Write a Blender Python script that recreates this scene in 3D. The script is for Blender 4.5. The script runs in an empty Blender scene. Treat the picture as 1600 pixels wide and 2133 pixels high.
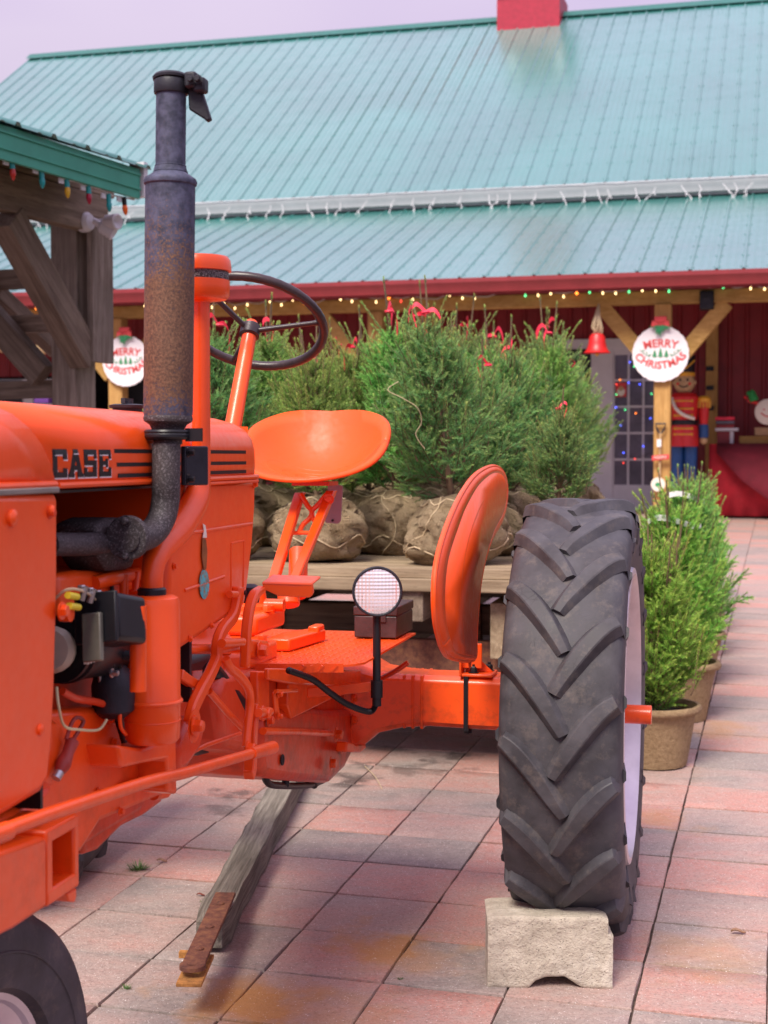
import bpy, bmesh, math, random
import numpy as np
from mathutils import Vector, Matrix, noise
random.seed(7); np.random.seed(7)
C = bpy.context.scene.collection
V = Vector
# ------------------------------------------------------------ camera, world, sun, exposure
FPX = 3050.0; HOR = 950.0; CAMZ = 1.4; SLOPE = 0.0305
PITCH = math.atan((1066.5 - HOR) / FPX)
sc = bpy.context.scene
cd = bpy.data.cameras.new('camera'); cam = bpy.data.objects.new('camera', cd); C.objects.link(cam)
cam.location = (0, 0, CAMZ); cam.rotation_euler = (math.pi / 2 - PITCH, 0, 0)
cd.sensor_fit = 'HORIZONTAL'; cd.sensor_width = 36; cd.lens = 36 * FPX / 1600
cd.clip_start = 0.05; cd.clip_end = 400
cd.dof.use_dof = True; cd.dof.focus_distance = 3.3; cd.dof.aperture_fstop = 9.0
sc.camera = cam
w = bpy.data.worlds.new('World'); sc.world = w; w.use_nodes = True
nt = w.node_tree; nt.nodes.clear()
wo = nt.nodes.new('ShaderNodeOutputWorld'); bg = nt.nodes.new('ShaderNodeBackground')
sky = nt.nodes.new('ShaderNodeTexSky'); sky.sky_type = 'NISHITA'; sky.sun_disc = False
SUN_EL = math.radians(52); SUN_AZ = math.radians(205)
sky.sun_elevation = SUN_EL; sky.sun_rotation = SUN_AZ
# overcast deck: pale lavender cloud over the clear sky, brighter towards the zenith
tc = nt.nodes.new('ShaderNodeTexCoord'); mp = nt.nodes.new('ShaderNodeMapping'); mp.inputs['Scale'].default_value = (1.2, 1.2, 3.0)
nz = nt.nodes.new('ShaderNodeTexNoise'); nz.inputs['Scale'].default_value = 1.6; nz.inputs['Detail'].default_value = 3
cr = nt.nodes.new('ShaderNodeValToRGB')
cr.color_ramp.elements[0].position = .32; cr.color_ramp.elements[0].color = (8.5, 6.8, 10.8, 1)
cr.color_ramp.elements[1].position = .62; cr.color_ramp.elements[1].color = (11.0, 9.3, 12.0, 1)
mx = nt.nodes.new('ShaderNodeMix'); mx.data_type = 'RGBA'; mx.inputs['Factor'].default_value = .93
L_ = nt.links.new
L_(tc.outputs['Generated'], mp.inputs['Vector']); L_(mp.outputs['Vector'], nz.inputs['Vector']); L_(nz.outputs['Fac'], cr.inputs['Fac'])
sz = nt.nodes.new('ShaderNodeSeparateXYZ'); L_(tc.outputs['Generated'], sz.inputs[0])   # CIE overcast luminance: (1 + 2 sin h) / 3
mh = nt.nodes.new('ShaderNodeMapRange'); mh.inputs['From Min'].default_value = 0; mh.inputs['From Max'].default_value = 1; mh.inputs['To Min'].default_value = .50; mh.inputs['To Max'].default_value = 1.5; L_(sz.outputs['Z'], mh.inputs['Value'])
vm = nt.nodes.new('ShaderNodeVectorMath'); vm.operation = 'SCALE'; L_(cr.outputs['Color'], vm.inputs[0]); L_(mh.outputs['Result'], vm.inputs['Scale'])
L_(sky.outputs['Color'], mx.inputs['A']); L_(vm.outputs[0], mx.inputs['B']); L_(mx.outputs['Result'], bg.inputs['Color'])
bg.inputs['Strength'].default_value = 0.057
L_(bg.outputs['Background'], wo.inputs['Surface'])
sl = bpy.data.lights.new('sun', 'SUN'); so = bpy.data.objects.new('sun', sl); C.objects.link(so)
sl.energy = 3.1; sl.angle = math.radians(24); sl.color = (1, .92, .80)
so.rotation_euler = (math.pi / 2 - SUN_EL, 0, math.pi - SUN_AZ)
sv = sc.view_settings; sv.view_transform = 'Standard'; sv.look = 'None'; sv.gamma = 1; sv.use_curve_mapping = False; sv.exposure = 0.74

# ------------------------------------------------------------ frames of the place
CP, SP = math.cos(PITCH), math.sin(PITCH)
def ray(px, py):
    x = (px - 800) / FPX; y = (1066.5 - py) / FPX
    return V((x, CP + y * SP, -SP + y * CP))
def P(px, py, Y):
    d = ray(px, py); return V((0, 0, CAMZ)) + d * (Y / d.y)
def gz(x, y): return SLOPE * y
def G(px, py):
    d = ray(px, py); t = CAMZ / (SLOPE * d.y - d.z); return V((0, 0, CAMZ)) + d * t
UP = V((0, 0, 1))
YAW = math.radians(13)
A = V((math.sin(YAW), math.cos(YAW), 0)); L = V((math.cos(YAW), -math.sin(YAW), 0))
O = V((-.213, 4.125, 0))
def T(a, b, z): return O + A * a + L * b + UP * z
def TB(px, py, b):
    d = ray(px, py); c = V((0, 0, CAMZ)); t = (b - (c - O).dot(L)) / d.dot(L); return c + d * t
def TA(px, py, a):
    d = ray(px, py); c = V((0, 0, CAMZ)); t = (a - (c - O).dot(A)) / d.dot(A); return c + d * t
def TZ(px, py, z):
    d = ray(px, py); t = (z - CAMZ) / d.z; return V((0, 0, CAMZ)) + d * t
def tra(p): return (p - O).dot(A)
def trb(p): return (p - O).dot(L)
BV = V((.2626, .9649, 0)); BU = V((.9649, -.2626, 0)); B0 = V((3.42, 18, 0))
def B(u, v, z): return B0 + BU * u + BV * v + UP * z
def BP(px, py, v):
    d = ray(px, py); c = V((0, 0, CAMZ)); t = (v - (c - B0).dot(BV)) / d.dot(BV); return c + d * t
def bu(p): return (p - B0).dot(BU)

# ------------------------------------------------------------ mesh builder
class MB:
    def __init__(s): s.v = []; s.f = []; s.m = []; s.cur = 0
    def add(s, vs, fs):
        n = len(s.v); s.v += [tuple(p) for p in vs]
        for f in fs: s.f.append([i + n for i in f]); s.m.append(s.cur)
        return s
    def hexa(s, b4, t4):
        return s.add(list(b4) + list(t4), [(3, 2, 1, 0), (4, 5, 6, 7), (0, 1, 5, 4), (1, 2, 6, 5), (2, 3, 7, 6), (3, 0, 4, 7)])
    def box(s, c, ax, ay, az):          # half vectors
        c = V(c); b = [c - ax - ay - az, c + ax - ay - az, c + ax + ay - az, c - ax + ay - az]
        return s.hexa(b, [p + az * 2 for p in b])
    def bx(s, x0, x1, y0, y1, z0, z1):
        return s.box(((x0 + x1) / 2, (y0 + y1) / 2, (z0 + z1) / 2), V(((x1 - x0) / 2, 0, 0)), V((0, (y1 - y0) / 2, 0)), V((0, 0, (z1 - z0) / 2)))
    def prism(s, poly, vec):
        n = len(poly); vec = V(vec); poly = [V(p) for p in poly]
        return s.add(poly + [p + vec for p in poly], [tuple(range(n))[::-1], tuple(range(n, 2 * n))] + [(i, (i + 1) % n, n + (i + 1) % n, n + i) for i in range(n)])
    def bar(s, p, q, wv, hv):            # rectangular bar, half width / half height vectors
        p, q, wv, hv = V(p), V(q), V(wv), V(hv)
        f = lambda o: [o - wv - hv, o + wv - hv, o + wv + hv, o - wv + hv]
        return s.hexa(f(p), f(q))
    def tube(s, pts, r, n=12, cap=True, closed=False, sx=1.0):
        pts = [V(p) for p in pts]; k = len(pts)
        rs = r if isinstance(r, (list, tuple)) else [r] * k
        vs = []; t0 = None; u = None
        for i in range(k):
            if closed: t = (pts[(i + 1) % k] - pts[i - 1]).normalized()
            else: t = (pts[min(i + 1, k - 1)] - pts[max(i - 1, 0)]).normalized()
            if u is None:
                u = t.orthogonal().normalized()
            else:
                u = (u - t * u.dot(t)).normalized()
            w_ = t.cross(u)
            for j in range(n):
                a = 2 * math.pi * j / n
                vs.append(pts[i] + (u * math.cos(a) + w_ * math.sin(a) * sx) * rs[i])
        fs = []
        for i in range(k if closed else k - 1):
            i2 = (i + 1) % k
            for j in range(n):
                j2 = (j + 1) % n; fs.append((i * n + j, i * n + j2, i2 * n + j2, i2 * n + j))
        if cap and not closed: fs += [tuple(range(n))[::-1], tuple(range((k - 1) * n, k * n))]
        return s.add(vs, fs)
    def lathe(s, o, ax, prof, n=32, cap=True):   # prof: (radius, distance along axis)
        o = V(o); ax = V(ax).normalized(); u = ax.orthogonal().normalized(); w_ = ax.cross(u); vs = []; k = len(prof)
        for r, h in prof:
            for j in range(n):
                a = 2 * math.pi * j / n; vs.append(o + ax * h + (u * math.cos(a) + w_ * math.sin(a)) * max(r, 1e-4))
        fs = [(i * n + j, i * n + (j + 1) % n, (i + 1) * n + (j + 1) % n, (i + 1) * n + j) for i in range(k - 1) for j in range(n)]
        if cap: fs += [tuple(range(n))[::-1], tuple(range((k - 1) * n, k * n))]
        return s.add(vs, fs)
    def sheet(s, rows, thick=None):
        nr = len(rows); nc = len(rows[0]); vs = [p for r in rows for p in r]
        return s.add(vs, [(i * nc + j, i * nc + j + 1, (i + 1) * nc + j + 1, (i + 1) * nc + j) for i in range(nr - 1) for j in range(nc - 1)])
    def mesh(s, name, off=V((0, 0, 0)), smooth=None):
        me = bpy.data.meshes.new(name); me.from_pydata([tuple(V(p) - off) for p in s.v], [], s.f)
        bm = bmesh.new(); bm.from_mesh(me); bmesh.ops.recalc_face_normals(bm, faces=bm.faces); bm.to_mesh(me); bm.free()
        if smooth is not None:
            me.shade_smooth(); me.set_sharp_from_angle(angle=math.radians(smooth))
        return me
def tag(o, label=None, cat=None, group=None, kind=None):
    for k, v in (('label', label), ('category', cat), ('group', group), ('kind', kind)):
        if v: o[k] = v
    return o
def thing(name, loc, label, cat, group=None):
    o = bpy.data.objects.new(name, None); C.objects.link(o); o.location = loc; o.empty_display_size = .1
    return tag(o, label, cat, group)
def off_of(parent):
    p = V((0, 0, 0))
    while parent is not None: p += V(parent.location); parent = parent.parent
    return p
def obj(name, mb, mat, parent=None, smooth=35, bevel=0, seg=2, solid=0, sub=0, loc=None, me=None):
    off = off_of(parent)
    if me is None: me = mb.mesh(name, off + (V(loc) if loc is not None else V((0, 0, 0))), smooth)
    mats = mat if isinstance(mat, (list, tuple)) else [mat]
    if not me.materials:
        for m in mats: me.materials.append(m)
        if len(mats) > 1 and mb is not None:
            for p, mi in zip(me.polygons, mb.m): p.material_index = mi
    o = bpy.data.objects.new(name, me); C.objects.link(o)
    if loc is not None: o.location = loc
    if parent: o.parent = parent
    if sub:
        md = o.modifiers.new('s', 'SUBSURF'); md.levels = md.render_levels = sub
    if solid:
        md = o.modifiers.new('t', 'SOLIDIFY'); md.thickness = solid; md.offset = 0
    if bevel:
        md = o.modifiers.new('b', 'BEVEL'); md.width = bevel; md.segments = seg; md.limit_method = 'ANGLE'; md.angle_limit = math.radians(40); md.harden_normals = False
    return o
def base(mb):   # base point of a built mesh
    a = np.array(mb.v); return V((float(a[:, 0].mean()), float(a[:, 1].mean()), float(a[:, 2].min())))
def solo(name, mb, mat, label, cat, group=None, **k):
    o = obj(name, mb, mat, None, loc=base(mb), **k); return tag(o, label, cat, group)
def arc(c, r, u, v, a0, a1, n):
    return [V(c) + (u * math.cos(a0 + (a1 - a0) * i / n) + v * math.sin(a0 + (a1 - a0) * i / n)) * r for i in range(n + 1)]
def smoothpath(pts, n=6):
    pts = [V(p) for p in pts]; out = []
    for i in range(len(pts) - 1):
        p0, p1, p2, p3 = pts[max(i - 1, 0)], pts[i], pts[i + 1], pts[min(i + 2, len(pts) - 1)]
        for k in range(n):
            t = k / n
            out.append(.5 * ((2 * p1) + (p2 - p0) * t + (2 * p0 - 5 * p1 + 4 * p2 - p3) * t * t + (3 * p1 - p0 - 3 * p2 + p3) * t ** 3))
    return out + [pts[-1]]

# ------------------------------------------------------------ materials
class NM:
    def __init__(s, name):
        s.m = bpy.data.materials.new(name); s.m.use_nodes = True; s.t = s.m.node_tree
        s.b = s.t.nodes['Principled BSDF']; s.co = s.t.nodes.new('ShaderNodeTexCoord'); s.geo = None
    def n(s, t, **k):
        o = s.t.nodes.new(t)
        for a, v in k.items():
            if a in o.inputs.keys(): o.inputs[a].default_value = v
            else: setattr(o, a, v)
        return o
    def l(s, a, b): s.t.links.new(a, b)
    def pos(s):
        if s.geo is None: s.geo = s.n('ShaderNodeNewGeometry')
        return s.geo.outputs['Position']
    def noise(s, scale, detail=4, rough=.6, vec=None, dist=0):
        o = s.n('ShaderNodeTexNoise', Scale=scale, Detail=detail, Roughness=rough, Distortion=dist)
        s.l(vec if vec is not None else s.co.outputs['Object'], o.inputs['Vector']); return o.outputs['Fac']
    def vor(s, scale, vec=None, feature='F1'):
        o = s.n('ShaderNodeTexVoronoi', Scale=scale); o.feature = feature
        s.l(vec if vec is not None else s.co.outputs['Object'], o.inputs['Vector']); return o.outputs['Distance']
    def ramp(s, fac, stops):
        o = s.n('ShaderNodeValToRGB'); e = o.color_ramp.elements
        while len(e) < len(stops): e.new(.5)
        for x, (p, c) in zip(e, stops): x.position = p; x.color = (*c, 1) if len(c) == 3 else c
        s.l(fac, o.inputs['Fac']); return o.outputs['Color']
    def mr(s, fac, a, b, c=0., d=1.):
        o = s.n('ShaderNodeMapRange'); s.l(fac, o.inputs['Value'])
        for i, v in zip(('From Min', 'From Max', 'To Min', 'To Max'), (a, b, c, d)): o.inputs[i].default_value = v
        return o.outputs['Result']
    def math(s, op, a, b=None):
        o = s.n('ShaderNodeMath', operation=op)
        for i, x in enumerate((a, b)):
            if x is None: continue
            if isinstance(x, (int, float)): o.inputs[i].default_value = x
            else: s.l(x, o.inputs[i])
        return o.outputs[0]
    def mix(s, fac, a, b, mode='MIX'):
        o = s.n('ShaderNodeMix'); o.data_type = 'RGBA'; o.blend_type = mode
        for k, x in (('Factor', fac), ('A', a), ('B', b)):
            if isinstance(x, (int, float)): o.inputs[k].default_value = x
            elif isinstance(x, (tuple, list)): o.inputs[k].default_value = (*x, 1) if len(x) == 3 else x
            else: s.l(x, o.inputs[k])
        return o.outputs['Result']
    def bump(s, h, strength=.3, dist=.01):
        o = s.n('ShaderNodeBump', Strength=strength, Distance=dist); s.l(h, o.inputs['Height'])
        if s.b.inputs['Normal'].is_linked: s.l(s.b.inputs['Normal'].links[0].from_socket, o.inputs['Normal'])
        s.l(o.outputs['Normal'], s.b.inputs['Normal'])
    def col(s, c):
        if isinstance(c, (tuple, list)): s.b.inputs['Base Color'].default_value = (*c, 1)
        else: s.l(c, s.b.inputs['Base Color'])
    def set(s, **k):
        for a, v in k.items():
            a = a.replace('_', ' ')
            if isinstance(v, (int, float, tuple)): s.b.inputs[a].default_value = v
            else: s.l(v, s.b.inputs[a])
        return s
def simple(name, c, rough=.5, metal=0, var=.15, scale=12, bump=0, coat=0, spec=.5):
    n = NM(name); f = n.noise(scale, 5)
    lo = tuple(x * (1 - var) for x in c); hi = tuple(min(1, x * (1 + var)) for x in c)
    n.col(n.ramp(f, [(.3, lo), (.7, hi)])); n.set(Roughness=rough, Metallic=metal, Coat_Weight=coat, Specular_IOR_Level=spec)
    if bump: n.bump(n.noise(scale * 6, 3), bump, .003)
    return n.m
def m_paint(name, c, scr=True, rough=.3, dusty=.25):
    n = NM(name); f = n.noise(7, 4); g = n.noise(45, 5, .7)
    base_ = n.mix(n.mr(f, .35, .7, 0, .5), c, tuple(x * .82 for x in c))
    dust = n.mix(n.mr(g, .66, .80, 0, dusty * .5), base_, (.22, .10, .06))
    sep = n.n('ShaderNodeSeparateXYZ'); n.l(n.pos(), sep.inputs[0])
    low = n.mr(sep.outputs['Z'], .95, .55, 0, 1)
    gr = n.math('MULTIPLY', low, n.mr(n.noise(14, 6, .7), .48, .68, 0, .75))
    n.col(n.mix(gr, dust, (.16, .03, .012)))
    n.set(Roughness=n.mr(g, .3, .7, rough, rough + .2), Coat_Weight=.35, Coat_Roughness=.17, Specular_IOR_Level=.4)
    n.bump(n.noise(5, 2), .25, .012); n.bump(n.noise(30, 3), .10, .004); n.bump(n.noise(260, 2), .10, .0008)
    return n.m
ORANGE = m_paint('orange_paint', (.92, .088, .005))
ORANGE_SEAT = m_paint('orange_seat_paint', (.92, .088, .005), rough=.46); ORANGE_SEAT.node_tree.nodes['Principled BSDF'].inputs['Coat Weight'].default_value = .08
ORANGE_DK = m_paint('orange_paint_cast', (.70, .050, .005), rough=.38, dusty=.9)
def mk_rustpipe():
    n = NM('rusty_exhaust'); sep = n.n('ShaderNodeSeparateXYZ'); n.l(n.pos(), sep.inputs[0])
    big = n.noise(9, 3); fine = n.noise(230, 4, .75); mid = n.noise(60, 4)
    h = n.mr(sep.outputs['Z'], 1.83, 1.66, 0, 1)
    low = n.mr(sep.outputs['Z'], 1.50, 1.44, 1, 0)
    k = n.math('MULTIPLY', n.math('MULTIPLY', h, low), n.mr(big, .32, .55, .45, 1))
    k2 = n.math('MULTIPLY', n.mr(n.math('ADD', k, n.mr(fine, .3, .7, -.5, .5)), .3, .7), 1)
    c1 = n.mix(n.mr(mid, .35, .65), (.028, .032, .058), (.085, .09, .15))
    c2 = n.mix(n.mr(fine, .35, .65), (.060, .028, .018), (.20, .105, .06))
    n.col(n.mix(k2, c1, c2)); n.set(Roughness=.72, Metallic=.15)
    n.bump(fine, .5, .0015); return n.m
RUSTPIPE = mk_rustpipe()
def mk_speckle():
    n = NM('speckled_iron'); f = n.noise(300, 3, .8); g = n.noise(30, 3)
    n.col(n.mix(n.mr(f, .52, .66), n.mix(g, (.018, .016, .02), (.05, .035, .035)), (.17, .15, .16))); n.set(Roughness=.65); n.bump(f, .4, .0012); return n.m
SPECK = mk_speckle()
BLACKM = simple('black_enamel', (.010, .010, .013), .38, 0, .3, 12, 0, 0, .35)
DKGREY = simple('dark_grey_metal', (.022, .022, .030), .5, .1, .3, 20, .2, 0, .35)
SWHEEL = simple('steering_rim_plastic', (.035, .022, .024), .35, 0, .35, 30, .15)
STEEL = simple('bare_steel', (.45, .44, .45), .35, .9, .2)
SILVER = simple('silver_paint', (.62, .58, .62), .38, .55, .08, 20)
CREAMW = simple('cream_rim', (.52, .48, .38), .5)
BOXM = simple('toolbox_brown', (.055, .028, .03), .45, .1, .35, 25, .2)
RUSTM = None
def mk_rust():
    n = NM('rusty_iron'); f = n.noise(40, 6, .7); g = n.noise(200, 3)
    n.col(n.ramp(f, [(.3, (.07, .03, .02)), (.5, (.17, .065, .04)), (.75, (.30, .14, .06))])); n.set(Roughness=.85); n.bump(g, .5, .002); return n.m
RUSTM = mk_rust()
def mk_wood(name, c1, c2, scale=1., crack=.5, spec=.2, streak=(1, 14, 14)):
    # grain runs along local X of 'Object' coords scaled
    n = NM(name); m = n.n('ShaderNodeMapping'); m.inputs['Scale'].default_value = streak; n.l(n.co.outputs['Object'], m.inputs['Vector'])
    f = n.noise(2.2 * scale, 7, .65, m.outputs['Vector'], .6); g = n.noise(9 * scale, 5, .7, m.outputs['Vector']); k = n.noise(3, 3)
    oi = n.n('ShaderNodeObjectInfo')
    c = n.ramp(f, [(.28, c1), (.5, tuple((a + b) / 2 for a, b in zip(c1, c2))), (.7, c2)])
    c = n.mix(n.mr(g, .28, .42, .7, 0), c, tuple(x * .25 for x in c1))
    c = n.mix(n.mr(k, .35, .7, 0, .35), c, tuple(x * .6 for x in c1))
    hsv = n.n('ShaderNodeHueSaturation'); n.l(c, hsv.inputs['Color']); n.l(n.mr(oi.outputs['Random'], 0, 1, .8, 1.2), hsv.inputs['Value'])
    n.col(hsv.outputs['Color']); n.set(Roughness=.8, Specular_IOR_Level=spec); n.bump(f, crack, .006); n.bump(g, crack * .7, .003); return n.m
WOOD_X = mk_wood('weathered_wood', (.11, .078, .055), (.30, .235, .175))
WOOD_Z = mk_wood('weathered_wood_upright', (.12, .09, .065), (.36, .30, .24), streak=(14, 14, 1))
TONGUE_W = mk_wood('old_tongue_wood', (.055, .047, .038), (.27, .25, .21), 1.6, 1.0, .2, (14, 2, 14))
DECK_W = mk_wood('deck_board_wood', (.20, .14, .085), (.46, .36, .24), 1.2, .4)
YEL_W = mk_wood('new_pine_upright', (.38, .20, .06), (.58, .36, .13), 1, .15, .2, (14, 14, 1))
YEL_WX = mk_wood('new_pine_beam', (.36, .20, .055), (.55, .35, .12), 1, .15)
def mk_rubber(name='tyre_rubber', c=(.055, .052, .058)):
    n = NM(name); f = n.noise(12, 5); g = n.noise(120, 4)
    cr_ = n.n('ShaderNodeTexVoronoi', Scale=60.); cr_.feature = 'DISTANCE_TO_EDGE'
    dm = n.n('ShaderNodeMix'); dm.data_type = 'VECTOR'; dm.inputs['Factor'].default_value = .12
    nn = n.n('ShaderNodeTexNoise', Scale=6.); n.l(n.co.outputs['Object'], nn.inputs['Vector']); n.l(n.co.outputs['Object'], dm.inputs['A']); n.l(nn.outputs['Color'], dm.inputs['B']); n.l(dm.outputs['Result'], cr_.inputs['Vector'])
    crack = n.math('MULTIPLY', n.mr(cr_.outputs['Distance'], 0, .05, 1, 0), n.mr(n.noise(9, 3), .56, .66))
    base_ = n.mix(n.mr(f, .35, .7), tuple(x * .7 for x in c), tuple(x * 1.45 for x in c)); base_ = n.mix(n.mr(n.noise(22, 6, .75), .52, .72, 0, .38), base_, (.20, .16, .13)); base_ = n.mix(n.mr(n.noise(3.5, 3), .5, .7, 0, .25), base_, (.11, .115, .15))
    n.col(n.mix(n.math('MULTIPLY', crack, .35), base_, (.01, .01, .01)))
    n.set(Roughness=n.mr(f, .3, .7, .5, .7), Specular_IOR_Level=.28)
    n.bump(n.math('MULTIPLY', crack, -1), .25, .002); n.bump(g, .2, .0015); return n.m
RUBBER = mk_rubber()
def mk_conc():
    n = NM('concrete'); f = n.noise(9, 6, .65); g = n.noise(90, 5, .7); v = n.vor(120)
    c = n.ramp(f, [(.3, (.40, .35, .28)), (.55, (.60, .54, .44)), (.75, (.78, .73, .63))])
    n.col(n.mix(n.mr(v, 0, .2, .7, 0), n.mix(n.mr(n.noise(4, 5, .7), .5, .68, 0, .6), c, (.30, .26, .21)), (.14, .12, .10))); n.set(Roughness=.92, Specular_IOR_Level=.2); n.bump(n.noise(26, 6, .7), .9, .012); n.bump(g, 1, .005); n.bump(n.mr(v, 0, .25), .6, .004); return n.m
CONC = mk_conc()
def mk_paver():
    n = NM('tumbled_paver'); oi = n.n('ShaderNodeObjectInfo'); p = n.pos()
    wn = n.n('ShaderNodeAttribute'); wn.attribute_name = 'rnd'
    rnd = n.math('FRACT', n.math('ADD', n.math('MULTIPLY', oi.outputs['Random'], 7.31), wn.outputs['Fac']))
    f = n.noise(3.3, 5, .6, p); g = n.noise(28, 5, .7, p); h = n.noise(140, 3, .7, p)
    m = n.n('ShaderNodeMapping'); m.inputs['Rotation'].default_value = (0, 0, -.3); m.inputs['Scale'].default_value = (1, 4, 1); n.l(p, m.inputs['Vector'])
    st = n.noise(2.6, 4, .6, m.outputs['Vector'], .5)
    k = n.math('ADD', rnd, n.mr(n.math('ADD', f, st), .7, 1.3, -.36, .36))
    c = n.ramp(k, [(.05, (.26, .22, .20)), (.30, (.35, .255, .225)), (.62, (.43, .265, .225)), (.95, (.50, .235, .19))])
    c = n.mix(n.mr(g, .35, .7, 0, .45), c, (.40, .34, .30))
    c = n.mix(n.mr(h, .32, .5, .55, 0), c, (.13, .095, .085)); c = n.mix(n.mr(n.noise(75, 5, .75, p), .5, .72, 0, .5), c, (.52, .42, .37))
    # rust stains of the two wet patches and a few faint ones
    def blob(px, py, r, am):
        q = G(px, py); vs = n.n('ShaderNodeVectorMath', operation='DISTANCE'); n.l(p, vs.inputs[0]); vs.inputs[1].default_value = q
        return n.math('MULTIPLY', n.mr(n.math('ADD', vs.outputs['Value'], n.mr(n.noise(6, 4, .6, p), .3, .7, -.12, .12)), r, r * .2), am)
    s = blob(540, 2085, .22, .8)
    for a in ((810, 1958, .15, .7), (700, 2110, .2, .35), (880, 1985, .16, .35), (1440, 1990, .2, .3), (420, 2060, .12, .35), (1500, 1520, .22, .4), (1385, 1715, .15, .35)):
        s = n.math('MAXIMUM', s, blob(*a))
    c = n.mix(s, c, (.47, .22, .045))
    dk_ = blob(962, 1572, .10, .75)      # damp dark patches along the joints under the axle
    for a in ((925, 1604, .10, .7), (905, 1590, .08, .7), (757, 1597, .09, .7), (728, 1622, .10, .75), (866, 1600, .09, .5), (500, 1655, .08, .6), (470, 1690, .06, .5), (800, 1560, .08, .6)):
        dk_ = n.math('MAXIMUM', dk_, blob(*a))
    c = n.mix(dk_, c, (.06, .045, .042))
    sp = n.vor(140, p); spk = n.math('MULTIPLY', n.mr(sp, .14, .24, 1, 0), n.mr(n.noise(60, 2, .5, p), .5, .6))
    c = n.mix(n.math('MULTIPLY', spk, .75), c, (.85, .80, .76))
    d = n.vor(130, p); c = n.mix(n.math('MULTIPLY', n.mr(d, .08, .14, 1, 0), .35), c, (.06, .05, .05))
    n.col(c); n.set(Roughness=n.mr(g, .3, .7, .5, .75), Specular_IOR_Level=.45); n.bump(g, .6, .008); n.bump(h, .8, .003); n.bump(st, .3, .01); return n.m
PAVER = mk_paver()
JOINT = simple('joint_sand', (.075, .055, .046), .95, 0, .4, 60, .5, 0, .1)
def mk_metalroof(name, c):
    n = NM(name); p = n.pos(); f = n.noise(.5, 3, .5, p); g = n.noise(3, 3, .5, p)
    n.col(n.mix(n.mr(f, .35, .65), c, tuple(x * 1.25 for x in c))); n.set(Roughness=n.mr(g, .3, .7, .30, .42), Metallic=.0, Specular_IOR_Level=.8, Coat_Weight=1.0, Coat_Roughness=.22, Coat_IOR=1.65)
    n.bump(g, .08, .03); return n.m
TEAL = mk_metalroof('teal_roof_steel', (.024, .165, .145))
TEALF = simple('teal_fascia', (.035, .30, .19), .45, 0, .12, 5)
WHITEP = simple('white_paint', (.62, .61, .63), .45, 0, .06, 5)
GUTW = simple('white_gutter', (.50, .52, .54), .4, 0, .06, 5)
GUTR = simple('red_gutter', (.25, .03, .035), .4, 0, .12, 5)
REDW = simple('barn_red_siding', (.22, .010, .014), .5, 0, .2, 3)
REDS = simple('bright_red', (.62, .018, .02), .4, 0, .12)
DARKV = simple('dark_doorway', (.006, .006, .007), .5)
GLASSD = simple('dark_glass', (.11, .095, .12), .12, 0, .4, 3)
BLUE = simple('blue_trousers', (.01, .07, .23), .45)
GOLD = simple('gold_trim', (.75, .38, .03), .4)
SKIN = simple('painted_wood_face', (.50, .34, .17), .5)
CREAM = simple('cream_paint', (.78, .73, .62), .5, 0, .05)
GREEN = simple('green_felt', (.02, .28, .06), .7)
CLOTH = simple('red_cloth', (.42, .012, .025), .85, 0, .2, 6, .1)
CLOTHD = simple('dark_red_cloth', (.16, .008, .02), .85, 0, .2, 6, .1)
SIGNW = simple('sign_white', (.80, .77, .78), .6, 0, .04)
REDI = simple('sign_red_ink', (.62, .06, .06), .6)
GRNI = simple('sign_green_ink', (.03, .26, .10), .6)
KRAFT = simple('kraft_board', (.36, .23, .12), .8)
PINKR = simple('pink_red_ribbon', (.80, .03, .07), .55)
TAGW = simple('white_tag', (.82, .82, .80), .5, 0, .03)
CLEAR = simple('clear_lamp_plastic', (.7, .7, .72), .25, 0, .03)
BARK = simple('bark', (.14, .085, .05), .9, 0, .35, 30, .6)
SOIL = simple('potting_soil', (.018, .012, .008), .95, 0, .5, 40, .8)
def mk_burlap(name, c1=(.26, .18, .10), c2=(.64, .50, .33)):
    n = NM(name); f = n.noise(7, 4); g = n.noise(60, 4, .7)
    wv = []
    for r in (0, math.pi / 2):
        m = n.n('ShaderNodeMapping'); m.inputs['Rotation'].default_value = (.4, r, .3); n.l(n.co.outputs['Object'], m.inputs['Vector'])
        q = n.n('ShaderNodeTexWave', Scale=95., Distortion=1.5); q.inputs['Detail'].default_value = 2; n.l(m.outputs['Vector'], q.inputs['Vector']); wv.append(q.outputs['Fac'])
    x = n.math('MULTIPLY', wv[0], wv[1])
    c = n.ramp(n.math('ADD', n.math('MULTIPLY', f, .7), n.math('MULTIPLY', x, .3)), [(.25, c1), (.7, c2)])
    c = n.mix(n.mr(g, .6, .8, 0, .5), c, (.13, .07, .04))
    n.col(c); n.set(Roughness=.95, Specular_IOR_Level=.1); n.bump(x, 1, .006); n.bump(n.noise(18, 4, .65), .8, .02); n.bump(f, .5, .02); return n.m
BURLAP = mk_burlap('burlap')
TWINE = simple('twine', (.55, .43, .27), .9, 0, .2, 60, .5)
def mk_pot():
    n = NM('fibre_pot'); f = n.noise(55, 5, .75); g = n.noise(7, 3)
    n.col(n.mix(g, n.ramp(f, [(.3, (.17, .11, .055)), (.7, (.42, .30, .17))]), (.30, .21, .12))); n.set(Roughness=.95, Specular_IOR_Level=.15); n.bump(f, 1, .008); return n.m
POTM = mk_pot()
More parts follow.
